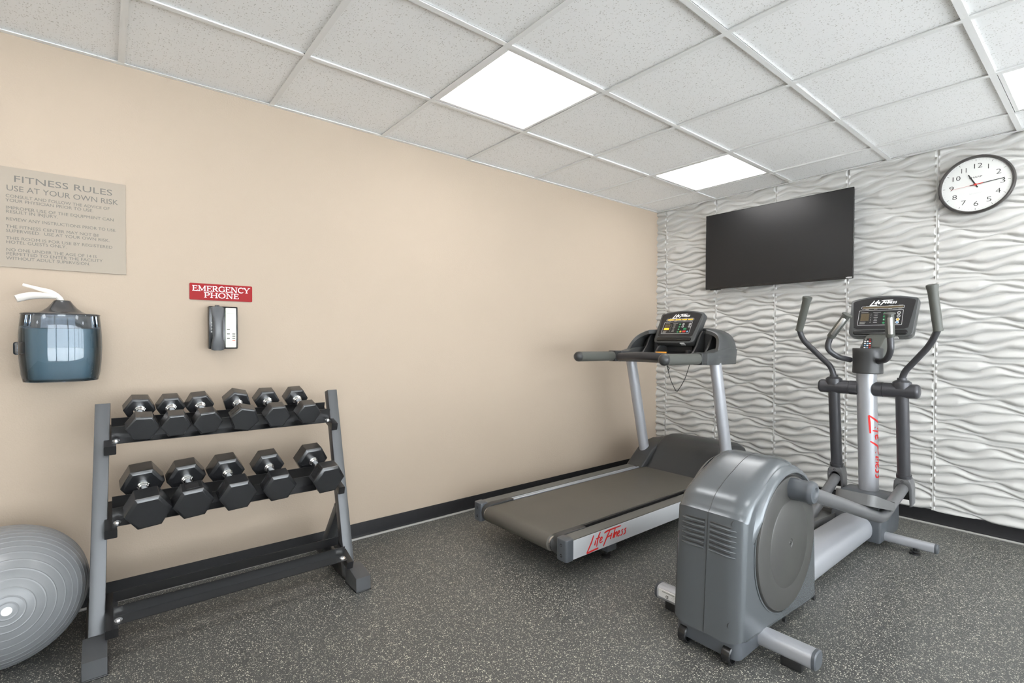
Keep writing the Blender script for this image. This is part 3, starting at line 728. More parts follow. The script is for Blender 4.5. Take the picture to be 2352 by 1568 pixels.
def dumbbell(xc, tier, R, hl, gap, roll, yaw, label, plate=None, slip=0.):
    y, z = shelf[tier]; f = SF(y, z); hr = .0165
    o = f.p(xc, .052+hr, .062+slip)
    t = bpy.data.objects.new('dumbbell', None); COL.objects.link(t); t.empty_display_size = .1
    base = Matrix(((1, 0, 0), tdir, ndir)).transposed().to_4x4()
    t.matrix_world = Matrix.Translation(o) @ base @ Matrix.Rotation(yaw, 4, 'Z') @ Matrix.Rotation(roll, 4, 'Y')
    tag(t, label, 'dumbbell', 'hex dumbbells on the rack')
    ch = .0065 if R < .066 else .012
    hd = {}
    for s in (1, -1):
        hd[s] = raw('head', head_geo(s, gap/2, gap/2+hl, R, ch, 0), M['rubber'], t, 20)
    pf = []
    L = gap/2
    for c, r in ((-L-.004, .0215), (-L+.004, .0215), (-L+.008, .018), (-L+.013, .018), (-L+.017, .0145), (-L*.35, .0160), (0, .0168), (L*.35, .0160), (L-.017, .0145), (L-.013, .018), (L-.008, .018), (L-.004, .0215), (L+.004, .0215)): pf.append((r, c))
    raw('handle', lathe(Fr((0, 0, 0), (1, 0, 0), (0, 0, -1), (0, 1, 0)), pf, 28), M['chrome'], t, 40)
    if plate is not None:
        k = plate; a = PI/3*k+PI/6; nrm = Vector((math.cos(a), 0, math.sin(a))); sd = Vector((-math.sin(a), 0, math.cos(a)))
        pfm = Fr(nrm*(R*math.cos(PI/6))+Vector((0, -(gap/2+hl/2), 0)), sd, nrm.cross(sd), nrm)
        g = Geo(); w, h = R*.34, hl*.24
        for q in ((-w, w, -h, -h+.002), (-w, w, h-.002, h), (-w, -w+.002, -h, h), (w-.002, w, -h, h)): g.merge(box(pfm, *q, -.001, .0012))
        raw('plate_frame', g, M['rubber'], hd[-1])
        raw('weight_plate_inset', box(pfm, -w+.002, w-.002, -h+.002, h-.002, -.001, .0003), M['rubberplate'], hd[-1])
    return t
D = math.radians
up_x = [-3.950, -3.841, -3.732, -3.588, -3.458, -3.322]; lo_x = [-3.943, -3.795, -3.642, -3.474, -3.271]
ordn = ['leftmost', 'second from left', 'third from left', 'fourth from left', 'fifth from left', 'rightmost']
R_up = [.0560, .0530, .0550, .0590, .0565, .0555]; rl_up = [D(4), D(0), D(-4), D(14), D(1), D(-1)]
for i in range(6):
    extra = {3: ', rolled onto edge'}.get(i, '')
    dumbbell(up_x[i], 0, R_up[i], .064, .118, rl_up[i], D([1, 1, 2, -1, 1, 2][i]), ('%s black hex dumbbell on the rack upper tier' % ordn[i])+extra, 2 if i == 3 else None)
ordm = ['leftmost', 'second from left', 'middle', 'fourth from left', 'rightmost']
R_lo = [.0745, .0715, .0725, .0695, .0745]; rl_lo = [D(-4), D(-4), D(-1), D(-2), D(1)]
for i in range(5):
    extra = {4: ', its weight plate facing left'}.get(i, '')
    dumbbell(lo_x[i], 1, R_lo[i], [.088, .080, .082, .074, .074][i], .118, rl_lo[i], D([2, 1, 3, 1, 5][i]), ('%s large black hex dumbbell on the rack middle tier' % ordm[i])+extra, {1: 1, 2: 2, 3: 2, 4: 2}.get(i), [0, 0, 0, .0, -.004][i])

# ------------------------------------------------------------------ the brush-script maker's mark and the console shared by both machines
def brush_logo(fr, width, depth=.0007, fat=1.0):
    w = .030*fat; g = Geo(); Z = [0]
    def st(pts, ww=w, sm=True):
        p = [Vector(q) for q in pts]
        if sm and len(p) > 2: p = [Vector((q.x, q.y)) for q in smooth_path([(a.x, a.y, 0) for a in p], 5)]
        n = len(p); prof = [ww*(.55+.45*math.sin(PI*(k+.6)/(n+.2)))*width for k in range(n)]
        Z[0] += .00002
        stroke2(fr, [(a.x*width, a.y*width) for a in p], prof, 0, depth+Z[0], g)
    st([(.160, .165), (.100, .055), (.0, -.077)]); st([(.0, -.077), (.10, -.070), (.270, -.062)], sm=False)
    st([(.212, .075), (.183, .002)]); st([(.318, .182), (.270, .110), (.228, -.030)]); st([(.212, .092), (.306, .102)], w*.8)
    st([(.300, .035), (.350, .055), (.362, .085), (.330, .085), (.305, .040), (.318, .008), (.372, .020)], w*.8)
    st([(.565, .170), (.470, .050), (.390, -.065)]); st([(.410, .140), (.520, .158), (.830, .162)], w*.9); st([(.475, .055), (.590, .068)], w*.85)
    st([(.600, .096), (.560, .006)]); st([(.692, .172), (.640, .040), (.628, .004)])
    st([(.690, .090), (.660, .006)], w*.9); st([(.668, .030), (.712, .085), (.728, .075), (.712, .006)], w*.8)
    st([(.742, .040), (.785, .055), (.795, .082), (.765, .082), (.744, .035), (.760, .006), (.806, .018)], w*.8)
    for x in (.825, .905): st([(x+.066, .092), (x+.028, .080), (x+.040, .048), (x+.030, .012), (x-.010, .002)], w*.85)
    return g

def console(fr, parent, lit):
    """fr: bottom centre of the front face, r to the viewer's right, u up along the tilted face, n to the user"""
    outl = []
    outl += [(-.122, .0), (.122, .0)]
    outl += [(.140, .003), (.156, .012), (.165, .027)]
    outl += [(.1755, .240), (.173, .250), (.165, .2565)]
    outl += [(.13, .2655), (.08, .2745), (.03, .279), (-.03, .279), (-.08, .2745), (-.13, .2655)]
    outl += [(-.165, .2565), (-.173, .250), (-.1755, .240), (-.165, .027), (-.156, .012), (-.140, .003)]
    c = obj('console', prism(fr, outl, -.058, 0, .018, .008, 4), M['midgrey'], parent)
    scr = [(-.120, .052), (.120, .052), (.140, .060), (.1615, .236), (.155, .244), (.12, .2545), (.06, .2645), (0, .267), (-.06, .2645), (-.12, .2545), (-.155, .244), (-.1615, .236), (-.140, .060)]
    s = obj('overlay', prism(fr, scr, -.004, .0012), M['screen'], c, smooth=0)
    obj('hand_ledge', prism(fr, rrect(-.140, .140, .014, .044, .013, 4), -.004, .008, 0, .006, 4), M['blackgloss'], c)
    obj('lettering', brush_logo(fr.at(-.070, .222, .0013), .143, .0004, 1.5), M['white'], c, smooth=0)
    def frame2(w0, w1, h0, h1, m, r=.004, lw=.0014):
        p = rrect(w0, w1, h0, h1, r, 4); return stroke2(fr, p+[p[0]], lw, .0012, .0016)
    g = frame2(-.112, .110, .190, .206, 0, .006).merge(frame2(-.122, .106, .078, .178, 0, .003))
    obj('printed_outline', g, M['white'], c, smooth=0, kind='stuff')
    obj('display', prism(fr, rrect(-.106, .104, .192, .204, .003, 3), .0012, .0016), M['ambern'], c, smooth=0)
    if lit:
        g = Geo(); rr = random.Random(3)
        for k in range(26):
            if k in (7, 14, 20): continue
            x = -.100+.0078*k; g.merge(box(fr, x, x+rr.uniform(.004, .0066), .1935, .2025, .0016, .0019))
        obj('lit_digits', g, M['amber'], c, smooth=0, kind='stuff')
    obj('display', box(fr, -.110, -.066, .108, .158, .0012, .0016), M['ambern'], c, smooth=0)
    if lit: obj('lit_digits', box(fr, -.109, -.067, .110, .126, .0016, .0019), M['amber'], c, smooth=0)
    else:
        g = Geo()
        for k in range(1, 8): g.merge(box(fr, -.110+.0055*k-.0003, -.110+.0055*k+.0003, .108, .158, .0016, .0018))
        for k in range(1, 7): g.merge(box(fr, -.110, -.066, .108+.0071*k-.0003, .108+.0071*k+.0003, .0016, .0018))
        obj('display_grid', g, M['dkink'], c, smooth=0, kind='stuff')
    g = Geo()
    for k in range(6): 
        w = (.020, .016, .022, .014, .018, .020)[k]
        g.merge(box(fr, -.030-w/2, -.030+w/2, .152-.0115*k, .1545-.0115*k, .0012, .0015))
        g.merge(box(fr, -.058, -.054, .152-.0115*k, .1545-.0115*k, .0012, .0015))
    g.merge(box(fr, -.110, -.072, .163, .1655, .0012, .0015)).merge(box(fr, -.046, -.006, .163, .1655, .0012, .0015))
    for k in range(3): g.merge(box(fr, -.112, -.080+.006*k, .098-.006*k, .1, .0012, .0014) if k == 0 else box(fr, -.112, -.084, .098-.006*k, .0998-.006*k, .0012, .0014))
    for x in (-.09, -.045, .03, .08): g.merge(box(fr, x, x+.022, .2085, .2102, .0012, .0014)).merge(box(fr, x, x+.018, .1855, .1872, .0012, .0014))
    obj('printed_labels', g, M['greyink'], c, smooth=0, kind='stuff')
    def btn(x, y, r, m, ring=None):
        b = obj('button', lathe(fr.at(x, y, .0012), [(r, 0), (r, .0012), (r*.8, .002), (0, .0021)], 14), M[m], c)
        if ring: obj('button_ring', lathe(fr.at(x, y, .0013), [(r*1.35, 0), (r*1.35, .0006), (r*1.02, .0006), (r*1.02, 0)], 14), M[ring], c)
    def tri(x, y, s, up):
        obj('arrow_mark', prism(fr, [(x-s, y-s*up*.7), (x+s, y-s*up*.7), (x, y+s*up)], .003, .0036), M['white'], c, smooth=0)
    for k in range(4): btn(.014, .1565-.0215*k, .0068, 'green'); 
    for k, u_ in ((0, 1), (2, -1)): tri(.014, .1565-.0215*k, .0028, u_)
    if lit:
        for x in (.040, .092):
            for k in (0, 1): btn(x, .158-.021*k, .0062, 'blackgloss', 'white'); tri(x, .158-.021*k, .0026, 1-2*k)
        obj('button', prism(fr, rrect(.052, .076, .110, .125, .004, 3), .0012, .0022), M['green'], c)
        obj('button', prism(fr, rrect(.050, .076, .088, .103, .004, 3), .0012, .0022), M['redbtn'], c)
        btn(.036, .0945, .0075, 'yellowbtn'); btn(.090, .0945, .0070, 'bluebtn')
    else:
        for k in (0, 1): btn(.086, .158-.022*k, .0066, 'blackgloss', 'white'); tri(.086, .158-.022*k, .0026, 1-2*k)
        btn(.084, .113, .0072, 'yellowbtn', 'white'); btn(.082, .094, .0068, 'bluebtn', 'white'); btn(.060, .116, .006, 'green')
    obj('side_tag', box(fr, .060, .095, -.003, .0035, -.030, -.002, .001, 1), M['whiteplastic'], c)
    return c

# ------------------------------------------------------------------ treadmill
CT = -.766
t = tread = thing('treadmill', (-1.35, CT, 0), 'treadmill with charcoal belt and silver side rails beside beige wall', 'treadmill')
def TY(d): return CT+d
for sgn, nm in ((1, 'l'), (-1, 'r')):
    yo = CT+sgn*.381; yi = CT+sgn*.312; a, b = min(yo, yi), max(yo, yi)
    obj('side_rail', box(WORLD, -2.325, -.62, a, b, .102, .196, .004), M['silverrail'], t)
    prof = [(a+.004, .196), (b-.003, .196)]
    # ribbed foot rail: shallow saw profile
    n = 11; top = []
    for k in range(n*2+1):
        yy = b-.002-(b-a-.004)*k/(n*2); top.append((yy, .2015 if k % 2 else .2000))
    g = prism(Fr((-2.325, 0, 0), (0, 1, 0), (0, 0, 1), (1, 0, 0)), [(a+.002, .194), (b-.002, .194)]+top, 0, 1.62)
    obj('foot_rail', g, M['footrail'], t, smooth=0)
    ec = obj('end_cap', prism(Fr((0, 0, 0), (1, 0, 0), (0, 1, 0), (0, 0, 1)), rrect(-2.375, -2.318, a-.001, b+.001, .014, 4) if True else [], .099, .204, .005, .006, 3), M['capgrey'], t)
    for zz in (.125, .175): obj('screw', lathe(Fr((-2.3745, (a+b)/2, zz), (0, 1, 0), (0, 0, 1), (-1, 0, 0)), [(.0075, -.004), (.0075, .0008), (.0045, .0008), (.004, -.003), (0, -.003)], 14), M['blackgloss'], ec)
    # roller guard wrapping the belt end beside the rail
    yg0, yg1 = sorted((CT+sgn*.270, CT+sgn*.312))
    gp = [(-2.255, .2045), (-2.31, .205), (-2.345, .198), (-2.365, .18), (-2.372, .155), (-2.365, .125), (-2.35, .108), (-2.31, .104), (-2.25, .11), (-2.16, .19), (-2.16, .203)]
    gd = obj('roller_guard', prism(XZ(), gp, -yg1, -yg0, .006, .006, 3), M['darkgrey'], t)
    obj('guard_screw', lathe(Fr((-2.335, CT+sgn*.316, .155), (0, 1, 0), (0, 0, 1), (-1, 0, 0)), [(.006, -.01), (.006, .006), (0, .007)], 10), M['zinc'], gd)
    for xx in (-2.20, -2.235): obj('guard_screw', lathe(Fr((xx, CT+sgn*(.293 if xx < -2.21 else .298), .203), (1, 0, 0), (0, 1, 0), (0, 0, 1)), [(.007, -.004), (.007, .002), (0, .0026)], 12), M['darkgrey'], gd)
    # leveling foot under the rail
    fo = obj('support_block', box(WORLD, -2.03, -1.955, min(CT+sgn*.24, CT+sgn*.345), max(CT+sgn*.24, CT+sgn*.345), .045, .104, .006), M['capgrey'], t)
    obj('leveling_foot', lathe(Fr((-1.99, CT+sgn*.30, 0), (1, 0, 0), (0, 1, 0), (0, 0, 1)), [(.026, 0), (.026, .008), (.018, .014), (.010, .016), (.010, .05)], 20), M['black'], t)
    obj('front_foot', lathe(Fr((-.52, CT+sgn*.30, 0), (1, 0, 0), (0, 1, 0), (0, 0, 1)), [(.026, 0), (.026, .008), (.018, .014), (.010, .016), (.010, .11)], 20), M['black'], t)
# bright edge strip along the left side of the belt, dark slot on the right
obj('edge_strip', box(WORLD, -2.19, -.88, CT+.272, CT+.283, .192, .2015, .002), M['silver'], t)
obj('slot_trim', box(WORLD, -2.19, -.88, CT-.310, CT-.272, .150, .178), M['rackblack'], t, smooth=0)
obj('slot_trim', box(WORLD, -2.19, -.88, CT+.283, CT+.310, .150, .188), M['rackblack'], t, smooth=0)
bp_ = []
rb = .043; xr = -2.345; zt = .1965
for k in range(13):
    a = PI/2+PI*k/12; bp_.append((xr+rb*math.cos(a), zt-rb+rb*math.sin(a)))
bp_ += [(-.6, zt-2*rb), (-.6, zt)]
obj('walking_belt', prism(XZ(), bp_, -(CT+.262), -(CT-.258), .003, .003, 2), M['belt'], t, smooth=45)
obj('deck_edge', box(WORLD, -2.30, -.88, CT-.270, CT+.268, .125, .1915), M['black'], t, smooth=0)
obj('roller', lathe(Fr((xr, CT-.272, zt-rb), (1, 0, 0), (0, 0, 1), (0, 1, 0)), [(.012, -.03), (.012, 0), (.036, 0), (.036, .544), (.012, .544), (.012, .574)], 24), M['zinc'], t)
obj('underframe', box(WORLD, -2.28, -.5, CT-.30, CT+.30, .085, .110), M['rackblack'], t, smooth=0)
# motor hood: centre panel and the two post covers
hp = [(-.885, .192), (-.845, .222), (-.785, .285), (-.725, .343), (-.672, .383), (-.62, .405), (-.54, .412), (-.44, .402), (-.36, .365), (-.315, .29), (-.30, .19), (-.31, .085), (-.80, .085)]
obj('motor_hood', prism(XZ(), hp, -(CT+.268), -(CT-.268), .045, .045, 6), M['darkgrey'], t, smooth=40)
hs_ = [(-.935, .198), (-.905, .222), (-.845, .272), (-.78, .318), (-.70, .352), (-.60, .368), (-.47, .355), (-.37, .325), (-.315, .25), (-.305, .10), (-.62, .095), (-.88, .185)]
for sgn in (1, -1):
    y0, y1 = sorted((CT+sgn*.250, CT+sgn*.392))
    obj('post_cover', prism(XZ(), hs_, -y1, -y0, .022, .022, 4), M['darkgrey'], t, smooth=40)
# posts, arms, grips
for sgn in (1, -1):
    y = CT+sgn*.340
    obj('post', tube([(-.745, y, .20), (-.945, y, 1.01)], .043, 28, True, .82, up=(0, 1, 0)), M['silver'], t)
    gr = obj('grip', tube([(-1.522, y, 1.044), (-1.12, y, 1.041)], .0345, 24, True, 1.0, up=(0, 0, 1), sq=.85), M['gripg'], t)
    obj('grip_end', lathe(Fr((-1.522, y, 1.044), (0, 1, 0), (0, 0, 1), (-1, 0, 0)), [(.0350, -.004), (.0350, .006), (.032, .018), (.026, .028), (.016, .035), (.006, .038), (0, .038)], 24), M['darkgrey'], gr)
    obj('grip_collar', prism(Fr((-1.16, y, 1.042), (0, -1, 0), (0, 0, 1), (-1, 0, 0)), rrect(-.037, .037, -.039, .039, .012, 3), -.05, .012, .004, .006, 2), M['darkgrey'], gr)
    ap = [(-1.12, 1.002), (-1.12, 1.080), (-1.03, 1.079), (-.93, 1.10), (-.80, 1.11), (-.72, 1.10), (-.735, .998), (-1.03, .998)]
    y0, y1 = sorted((CT+sgn*.300, CT+sgn*.374))
    obj('arm_block', prism(XZ(), ap, -y1, -y0, .008, .008, 3), M['midgrey'], t)
# crossbar between the arms
cb_ = smooth_path([(-1.13, TY(.32), 1.035), (-1.155, TY(.26), 1.038), (-1.195, TY(.10), 1.048), (-1.20, TY(0), 1.049), (-1.195, TY(-.10), 1.046), (-1.155, TY(-.26), 1.034), (-1.13, TY(-.32), 1.031)], 6)
cbo = obj('crossbar', tube(cb_, .028, 20, True, 1.0, up=(0, 0, 1)), M['armtube'], t)
obj('sensor_plate', tube([(-1.176, TY(.19), 1.0645), (-1.190, TY(.11), 1.070)], .010, 10, True, .5, up=(0, 0, 1)), M['steelgrip'], cbo)
# the dished tray housing
half = [(-.372, 1.000), (-.374, 1.06), (-.368, 1.125), (-.350, 1.172), (-.318, 1.205), (-.270, 1.227), (-.235, 1.236), (-.215, 1.240), (-.195, 1.243), (-.10, 1.248)]
path = half+[(-a, b) for a, b in half[::-1]]
path = [(v.x, v.y) for v in smooth_path([(a, b, 0) for a, b in path], 4)]
def band(path, xf, xb, th):
    g = Geo(); vs = []; n = len(path); inn = []
    P = [Vector(p) for p in path]
    for i in range(n):
        d = (P[min(i+1, n-1)]-P[max(i-1, 0)]).normalized(); nn = Vector((d.y, -d.x)); inn.append(P[i]+nn*th)
    for i in range(n):
        f0, b0 = xf(P[i]), xb(P[i])
        o, q = P[i], inn[i]; e = .25
        oo = o*(1-e)+q*e
        vs += [(f0+.012, TY(-o.x), o.y), (b0-.02, TY(-o.x), o.y), (b0, TY(-oo.x), oo.y-.004), (b0, TY(-q.x), q.y), (f0+.004, TY(-q.x), q.y), (f0, TY(-oo.x), oo.y)]
    m = 6
    fs = [(i*m+k, i*m+(k+1) % m, (i+1)*m+(k+1) % m, (i+1)*m+k) for i in range(n-1) for k in range(m)]+[tuple(range(m)), tuple(range((n-1)*m, n*m))]
    return g.add(vs, fs)
xfr = lambda p: (-.985+.105*min(1, max(0, (p.y-1.06)/.16)))+.15*min(1, max(0, (.235-abs(p.x))/.04)); xbk = lambda p: -.725+.02*(p.y-1.0)/.25+.03*min(1, max(0, (.235-abs(p.x))/.04))
obj('tray_shell', band(path, xfr, xbk, .030), M['midgrey'], t, smooth=50)
inp = [(a*.94, b-.02 if b > 1.03 else 1.015) for a, b in path]
bk = Fr((-.80, CT, 0), (0, -1, 0), (.14, 0, .99), (-.99, 0, .14))
bk.o = Vector((-.800, CT, 1.0))
obj('tray_back', prism(bk, [(a*.965, (b-1.0)*1.0-.018 if b > 1.03 else .0) for a, b in path], -.02, .004), M['darkgrey'], t, smooth=0)
fl = [(-1.13, 1.020), (-1.10, 1.042), (-1.00, 1.052), (-.86, 1.058), (-.80, 1.075), (-.78, 1.02), (-.80, 1.002), (-1.05, 1.0)]
obj('tray', prism(XZ(), fl, -(CT+.305), -(CT-.305), .006, .006, 3), M['black'], t)
for d in (.245, .115, -.165, -.255):
    fp_ = [(-.985, 1.048), (-.93, 1.075), (-.885, 1.12), (-.845, 1.185), (-.81, 1.225), (-.79, 1.225), (-.80, 1.048)] if abs(d) > .15 else [(-.985, 1.048), (-.95, 1.08), (-.92, 1.115), (-.90, 1.12), (-.83, 1.12), (-.80, 1.048)]
    obj('tray_rib', prism(XZ(), fp_, -(TY(d)+.007), -(TY(d)-.007), .004, .004, 2), M['darkgrey'], t)
lip = obj('tray_lip', tube(smooth_path([(-1.11, TY(.30), 1.046), (-1.15, TY(.16), 1.052), (-1.165, TY(0), 1.054), (-1.15, TY(-.16), 1.051), (-1.11, TY(-.30), 1.044)], 6), .012, 12), M['midgrey'], t)
obj('caution_tag', box(Fr((-1.03, TY(.02), 1.062), (0, -1, 0), (.5, 0, .86), (-.86, 0, .5)), -.045, .045, -.004, .016, 0, .006, .002), M['orange'], t)
cfr = Fr((-.885, -.742, 1.140), (0, -1, 0), (.52, 0, .855), (-.855, 0, .52))
console(cfr, t, True)
obj('console_mount', prism(XZ(), [(-.815, 1.19), (-.765, 1.28), (-.720, 1.27), (-.70, 1.10), (-.80, 1.08)], .742-.11, .742+.11, .006, .006, 2), M['darkgrey'], t)
cd = smooth_path([(-1.176, TY(-.125), 1.022), (-1.178, TY(-.130), .985), (-1.176, TY(-.155), .90), (-1.175, TY(-.19), .835), (-1.175, TY(-.2), .828), (-1.175, TY(-.212), .835), (-1.17, TY(-.255), .91), (-1.16, TY(-.285), 1.01)], 6)
co_ = obj('safety_cord', tube(cd, .0022, 8), M['cord'], t)
obj('cord_clip', tube([(-1.178, TY(-.128), .992), (-1.178, TY(-.150), .970), (-1.178, TY(-.142), .960), (-1.178, TY(-.128), .985)], .003, 8), M['cord'], co_)
obj('key_clip', box(WORLD, -1.02, -.985, TY(-.185), TY(-.165), 1.055, 1.092, .004), M['black'], t)
obj('lettering', brush_logo(Fr((-2.232, CT-.3812, .1335), (1, 0, 0), (0, 0, 1), (0, -1, 0)), .318, .0006, .95), M['logored'], t, smooth=0)

# ------------------------------------------------------------------ elliptical trainer
CE = -1.84
t = ell = thing('elliptical_trainer', (-1.45, CE, 0), 'grey elliptical trainer with round drive housing, nearest machine on the right', 'elliptical trainer')
hw, hr_ = .137, .066
sp = smooth_path([(p[0], p[1], 0) for p in [(-1.675, .18), (-1.690, .36), (-1.735, .50), (-1.80, .592), (-1.88, .655), (-1.96, .690), (-2.05, .684), (-2.16, .645), (-2.235, .611), (-2.290, .578), (-2.322, .536)]], 4)
sp += smooth_path([(-2.336, .525, 0), (-2.342, .45, 0), (-2.348, .36, 0), (-2.358, .20, 0)], 4)
shell_p = [(-1.668, .042)]+[(v.x, v.y) for v in sp]+[(-2.364, .085), (-2.30, .068), (-1.70, .032)]
sh = obj('drive_housing', prism(XZ(), shell_p, -(CE+hw), -(CE-hw), hr_, hr_, 8), M['shell'], t, smooth=24)
def shell_x(z):
    pts = sorted([(v.y, v.x) for v in sp if v.x < -2.2]+[(.085, -2.364)]); return float(np.interp(z, [p[0] for p in pts], [p[1] for p in pts]))
def inset(dy):
    e = abs(dy)-(hw-hr_); return 0 if e <= 0 else hr_-math.sqrt(max(0, hr_**2-e*e))
# centre seam, vent louvres, screw recesses
seam = [(v.x-.0003, CE, v.y+.0003) for v in sp if v.x < -1.9]+[(-2.3645, CE, .09)]
obj('seam', tube(seam, .0011, 6), M['black'], sh)
for sgn in (-1, 1):
    for k in range(6):
        z = .492-.0185*k; pth = []; pf2 = []
        for q in range(9):
            dy = sgn*(.010+.103*q/8); zz = z-.012*(q/8 if sgn < 0 else q/8)*0-.004*q/8
            x = shell_x(zz)+inset(dy); pth.append((x+.0015, CE+dy, zz)); pf2.append((x-.0015, CE+dy, zz-.0085))
        obj('vent_slot', tube(pth, .0034, 8, True, .9), M['black'], sh)
        obj('vent_louver', tube(pf2, .0045, 8, True, .9), M['shell'], sh)
def recess(x, y, z, nx, ny, nz, r=.0105):
    n_ = Vector((nx, ny, nz)).normalized(); a = n_.orthogonal().normalized()
    obj('screw_recess', lathe(Fr(Vector((x, y, z)), a, n_.cross(a), n_), [(r*1.12, -.004), (r*1.12, .0012), (r, .0016), (r*.9, .0004), (0, .0003)], 16), M['black'], sh)
for zz in (.506, .149): recess(shell_x(zz)+inset(-.100), CE-.100, zz, -.9, -.44, 0, .0125)
recess(-1.8485, CE-.115, .609, .37, -.667, .64, .0125)
for xx, zz in ((-1.70, .052), (-1.99, .060)): obj('bottom_notch', lathe(Fr((xx, CE-hw, zz), (1, 0, 0), (0, 0, 1), (0, -1, 0)), [(.012, -.01), (.012, .001), (0, .001)], 12), M['black'], sh)
obj('rear_skirt', prism(Fr((0, 0, 0), (1, 0, 0), (0, 1, 0), (0, 0, 1)), rrect(-2.350, -2.10, CE-.125, CE+.125, .03, 5), .028, .10, .004, .004, 2), M['capgrey'], t)
# crank discs
DC = Vector((-2.000, .372)); DR = .258
for sgn in (-1, 1):
    fr = Fr((DC.x, CE+sgn*hw, DC.y), (1, 0, 0), (0, 0, 1), (0, sgn, 0))
    pr_ = [(0, .0185), (.006, .0185), (.008, .0165), (.017, .0165), (.019, .0185), (.165, .0175), (.170, .0150), (.176, .0155), (DR-.010, .0125), (DR-.003, .010), (DR, .004), (DR, -.004)]
    dk = obj('crank_disc', lathe(fr, pr_, 72), M['disc'], t, smooth=30)
    obj('disc_gap', lathe(fr, [(DR+.006, -.004), (DR+.006, .0022), (DR, .0022), (DR, -.004)], 72), M['black'], t)
    obj('disc_rim', lathe(fr, [(DR+.011, -.006), (DR+.011, .0035), (DR+.006, .0040), (DR+.006, -.006)], 72), M['shell'], t, smooth=30)
    al = Geo(); av = []; na = 48; lp_ = [(.008, -.006), (.009, .012), (.013, .017), (.020, .017), (.030, .010), (.040, -.006)]
    for k in range(na+1):
        a = math.radians(28+(172-28)*k/na); s_ = min(1, math.sin(PI*k/na)*2.2)**.8
        for rr, hh_ in lp_: av.append(fr.p((DR+rr)*math.cos(a), (DR+rr)*math.sin(a), -.006+(hh_+.006)*s_))
    al.add(av, [(k*6+m, k*6+m+1, (k+1)*6+m+1, (k+1)*6+m) for k in range(na) for m in range(5)])
    obj('arch_lip', al, M['shell'], t, smooth=50)
    obj('axle_bolt', lathe(fr.at(0, 0, .0165), [(.006, 0), (.006, .003), (.003, .003), (.002, .001), (0, .001)], 6), M['black'], dk)
    # crank boss, link arm, pedal, boot, swing arm
    up = sgn < 0
    bx, bz = (-1.985, .582) if up else (-2.0, .165)
    yb0 = CE+sgn*hw
    bs = obj('crank_boss', lathe(Fr((bx, yb0, bz), (1, 0, 0), (0, 0, 1), (0, sgn, 0)), [(.046, -.004), (.046, .002), (.042, .006), (.0405, .078), (.044, .079), (.044, .086), (.038, .097), (.022, .100), (.017, .094), (0, .094)], 32), M['capgrey'], t, smooth=40)
    yl_ = CE+sgn*.187; ya = CE+sgn*.171
    if up: lp = [(bx, yl_, bz), (-1.52, yl_, .430), (-1.02, yl_+.002, .262), (-.93, yl_+.004, .246), (-.50, ya, .312)]
    else: lp = [(bx, yl_, bz), (-1.52, yl_, .135), (-1.02, yl_, .095), (-.93, yl_, .098), (-.50, ya, .300)]
    obj('link_arm', tube(round_path(lp, .09, 6), .0285, 22), M['link'], t)
    # foot pedal: floor with raised rim
    if up: pfm = Fr((-1.04, CE+sgn*.135, .318), (.965, 0, -.262), (0, 1, 0)); L0, L1, hh = -.185, .195, .052
    else: pfm = Fr((-.86, CE+sgn*.185, .120), (.998, 0, -.05), (0, 1, 0)); L0, L1, hh = -.20, .20, .042
    ol = rrect(L0, L1, -.088, .088, .035, 5)
    g = prism(pfm, offset2(ccw(ol), .003), -.001, .010)
    rim = ol+[ol[0]]; hgt = lambda a: (hh-.030/(1+math.exp(-(a+.115)/.012))+.022/(1+math.exp(-(a-.150)/.010))) if up else hh*.8
    P_ = [Vector(p) for p in ol]; n_ = len(P_); inn_ = [Vector(p) for p in offset2(ccw(ol), .005)]
    vs = []; ol = ccw(ol)
    for i in range(n_):
        o_, q_ = Vector(ol[i]), inn_[i]; hz = max(.014, hgt(o_.x)); vs += [pfm.p(o_.x, o_.y, -.002), pfm.p(o_.x, o_.y, hz), pfm.p(q_.x, q_.y, hz), pfm.p(q_.x, q_.y, -.002)]
    g2 = Geo().add(vs, [(i*4+k, i*4+(k+1) % 4, ((i+1) % n_)*4+(k+1) % 4, ((i+1) % n_)*4+k) for i in range(n_) for k in range(4)])
    pd = obj('pedal', g, M['pedalg'], t, smooth=50); obj('pedal_rim', g2, M['pedalg'], pd, smooth=40)
    obj('pedal_bracket', prism(Fr(pfm.o, pfm.r, pfm.n, pfm.u), [(-.10, -.055), (.08, -.055), (.12, -.02), (.12, .002), (-.16, .002)], -.03, .03, .006, .006, 2), M['darkgrey'], pd)
    # boot where link and swing arm meet
    bfm = Fr((-.47, ya, .30), (0, -1, 0), (-.16, 0, .987), (-.987, 0, -.16))
    outer = [(-.042, -.085), (-.030, -.090), (-.028, .012)]+[(.028*math.cos(a), .012+.034*math.sin(a)) for a in [PI-PI*k/10 for k in range(1, 10)]]+[(.028, .012), (.030, -.090), (.042, -.085), (.044, .02), (.040, .055), (.030, .072), (-.030, .072), (-.040, .055), (-.044, .02)]
    jb = obj('joint_boot', prism(bfm, outer, -.035, .040, .005, .006, 3), M['link'], t)
    obj('boot_inner', box(bfm, -.029, .029, -.06, .05, -.034, .006), M['black'], jb)
    obj('boot_screw', lathe(bfm.at(0, .060, .040), [(.0065, -.002), (.0065, .001), (.003, -.001), (0, -.001)], 10), M['black'], jb)
    obj('boot_collar', tube([bfm.p(0, .070, 0), bfm.p(0, .088, 0)], .037, 24), M['armtube'], jb)
    obj('swing_arm', tube([bfm.p(0, .07, 0), (-.548, ya, .86)], .0315, 24), M['armtube'], t)
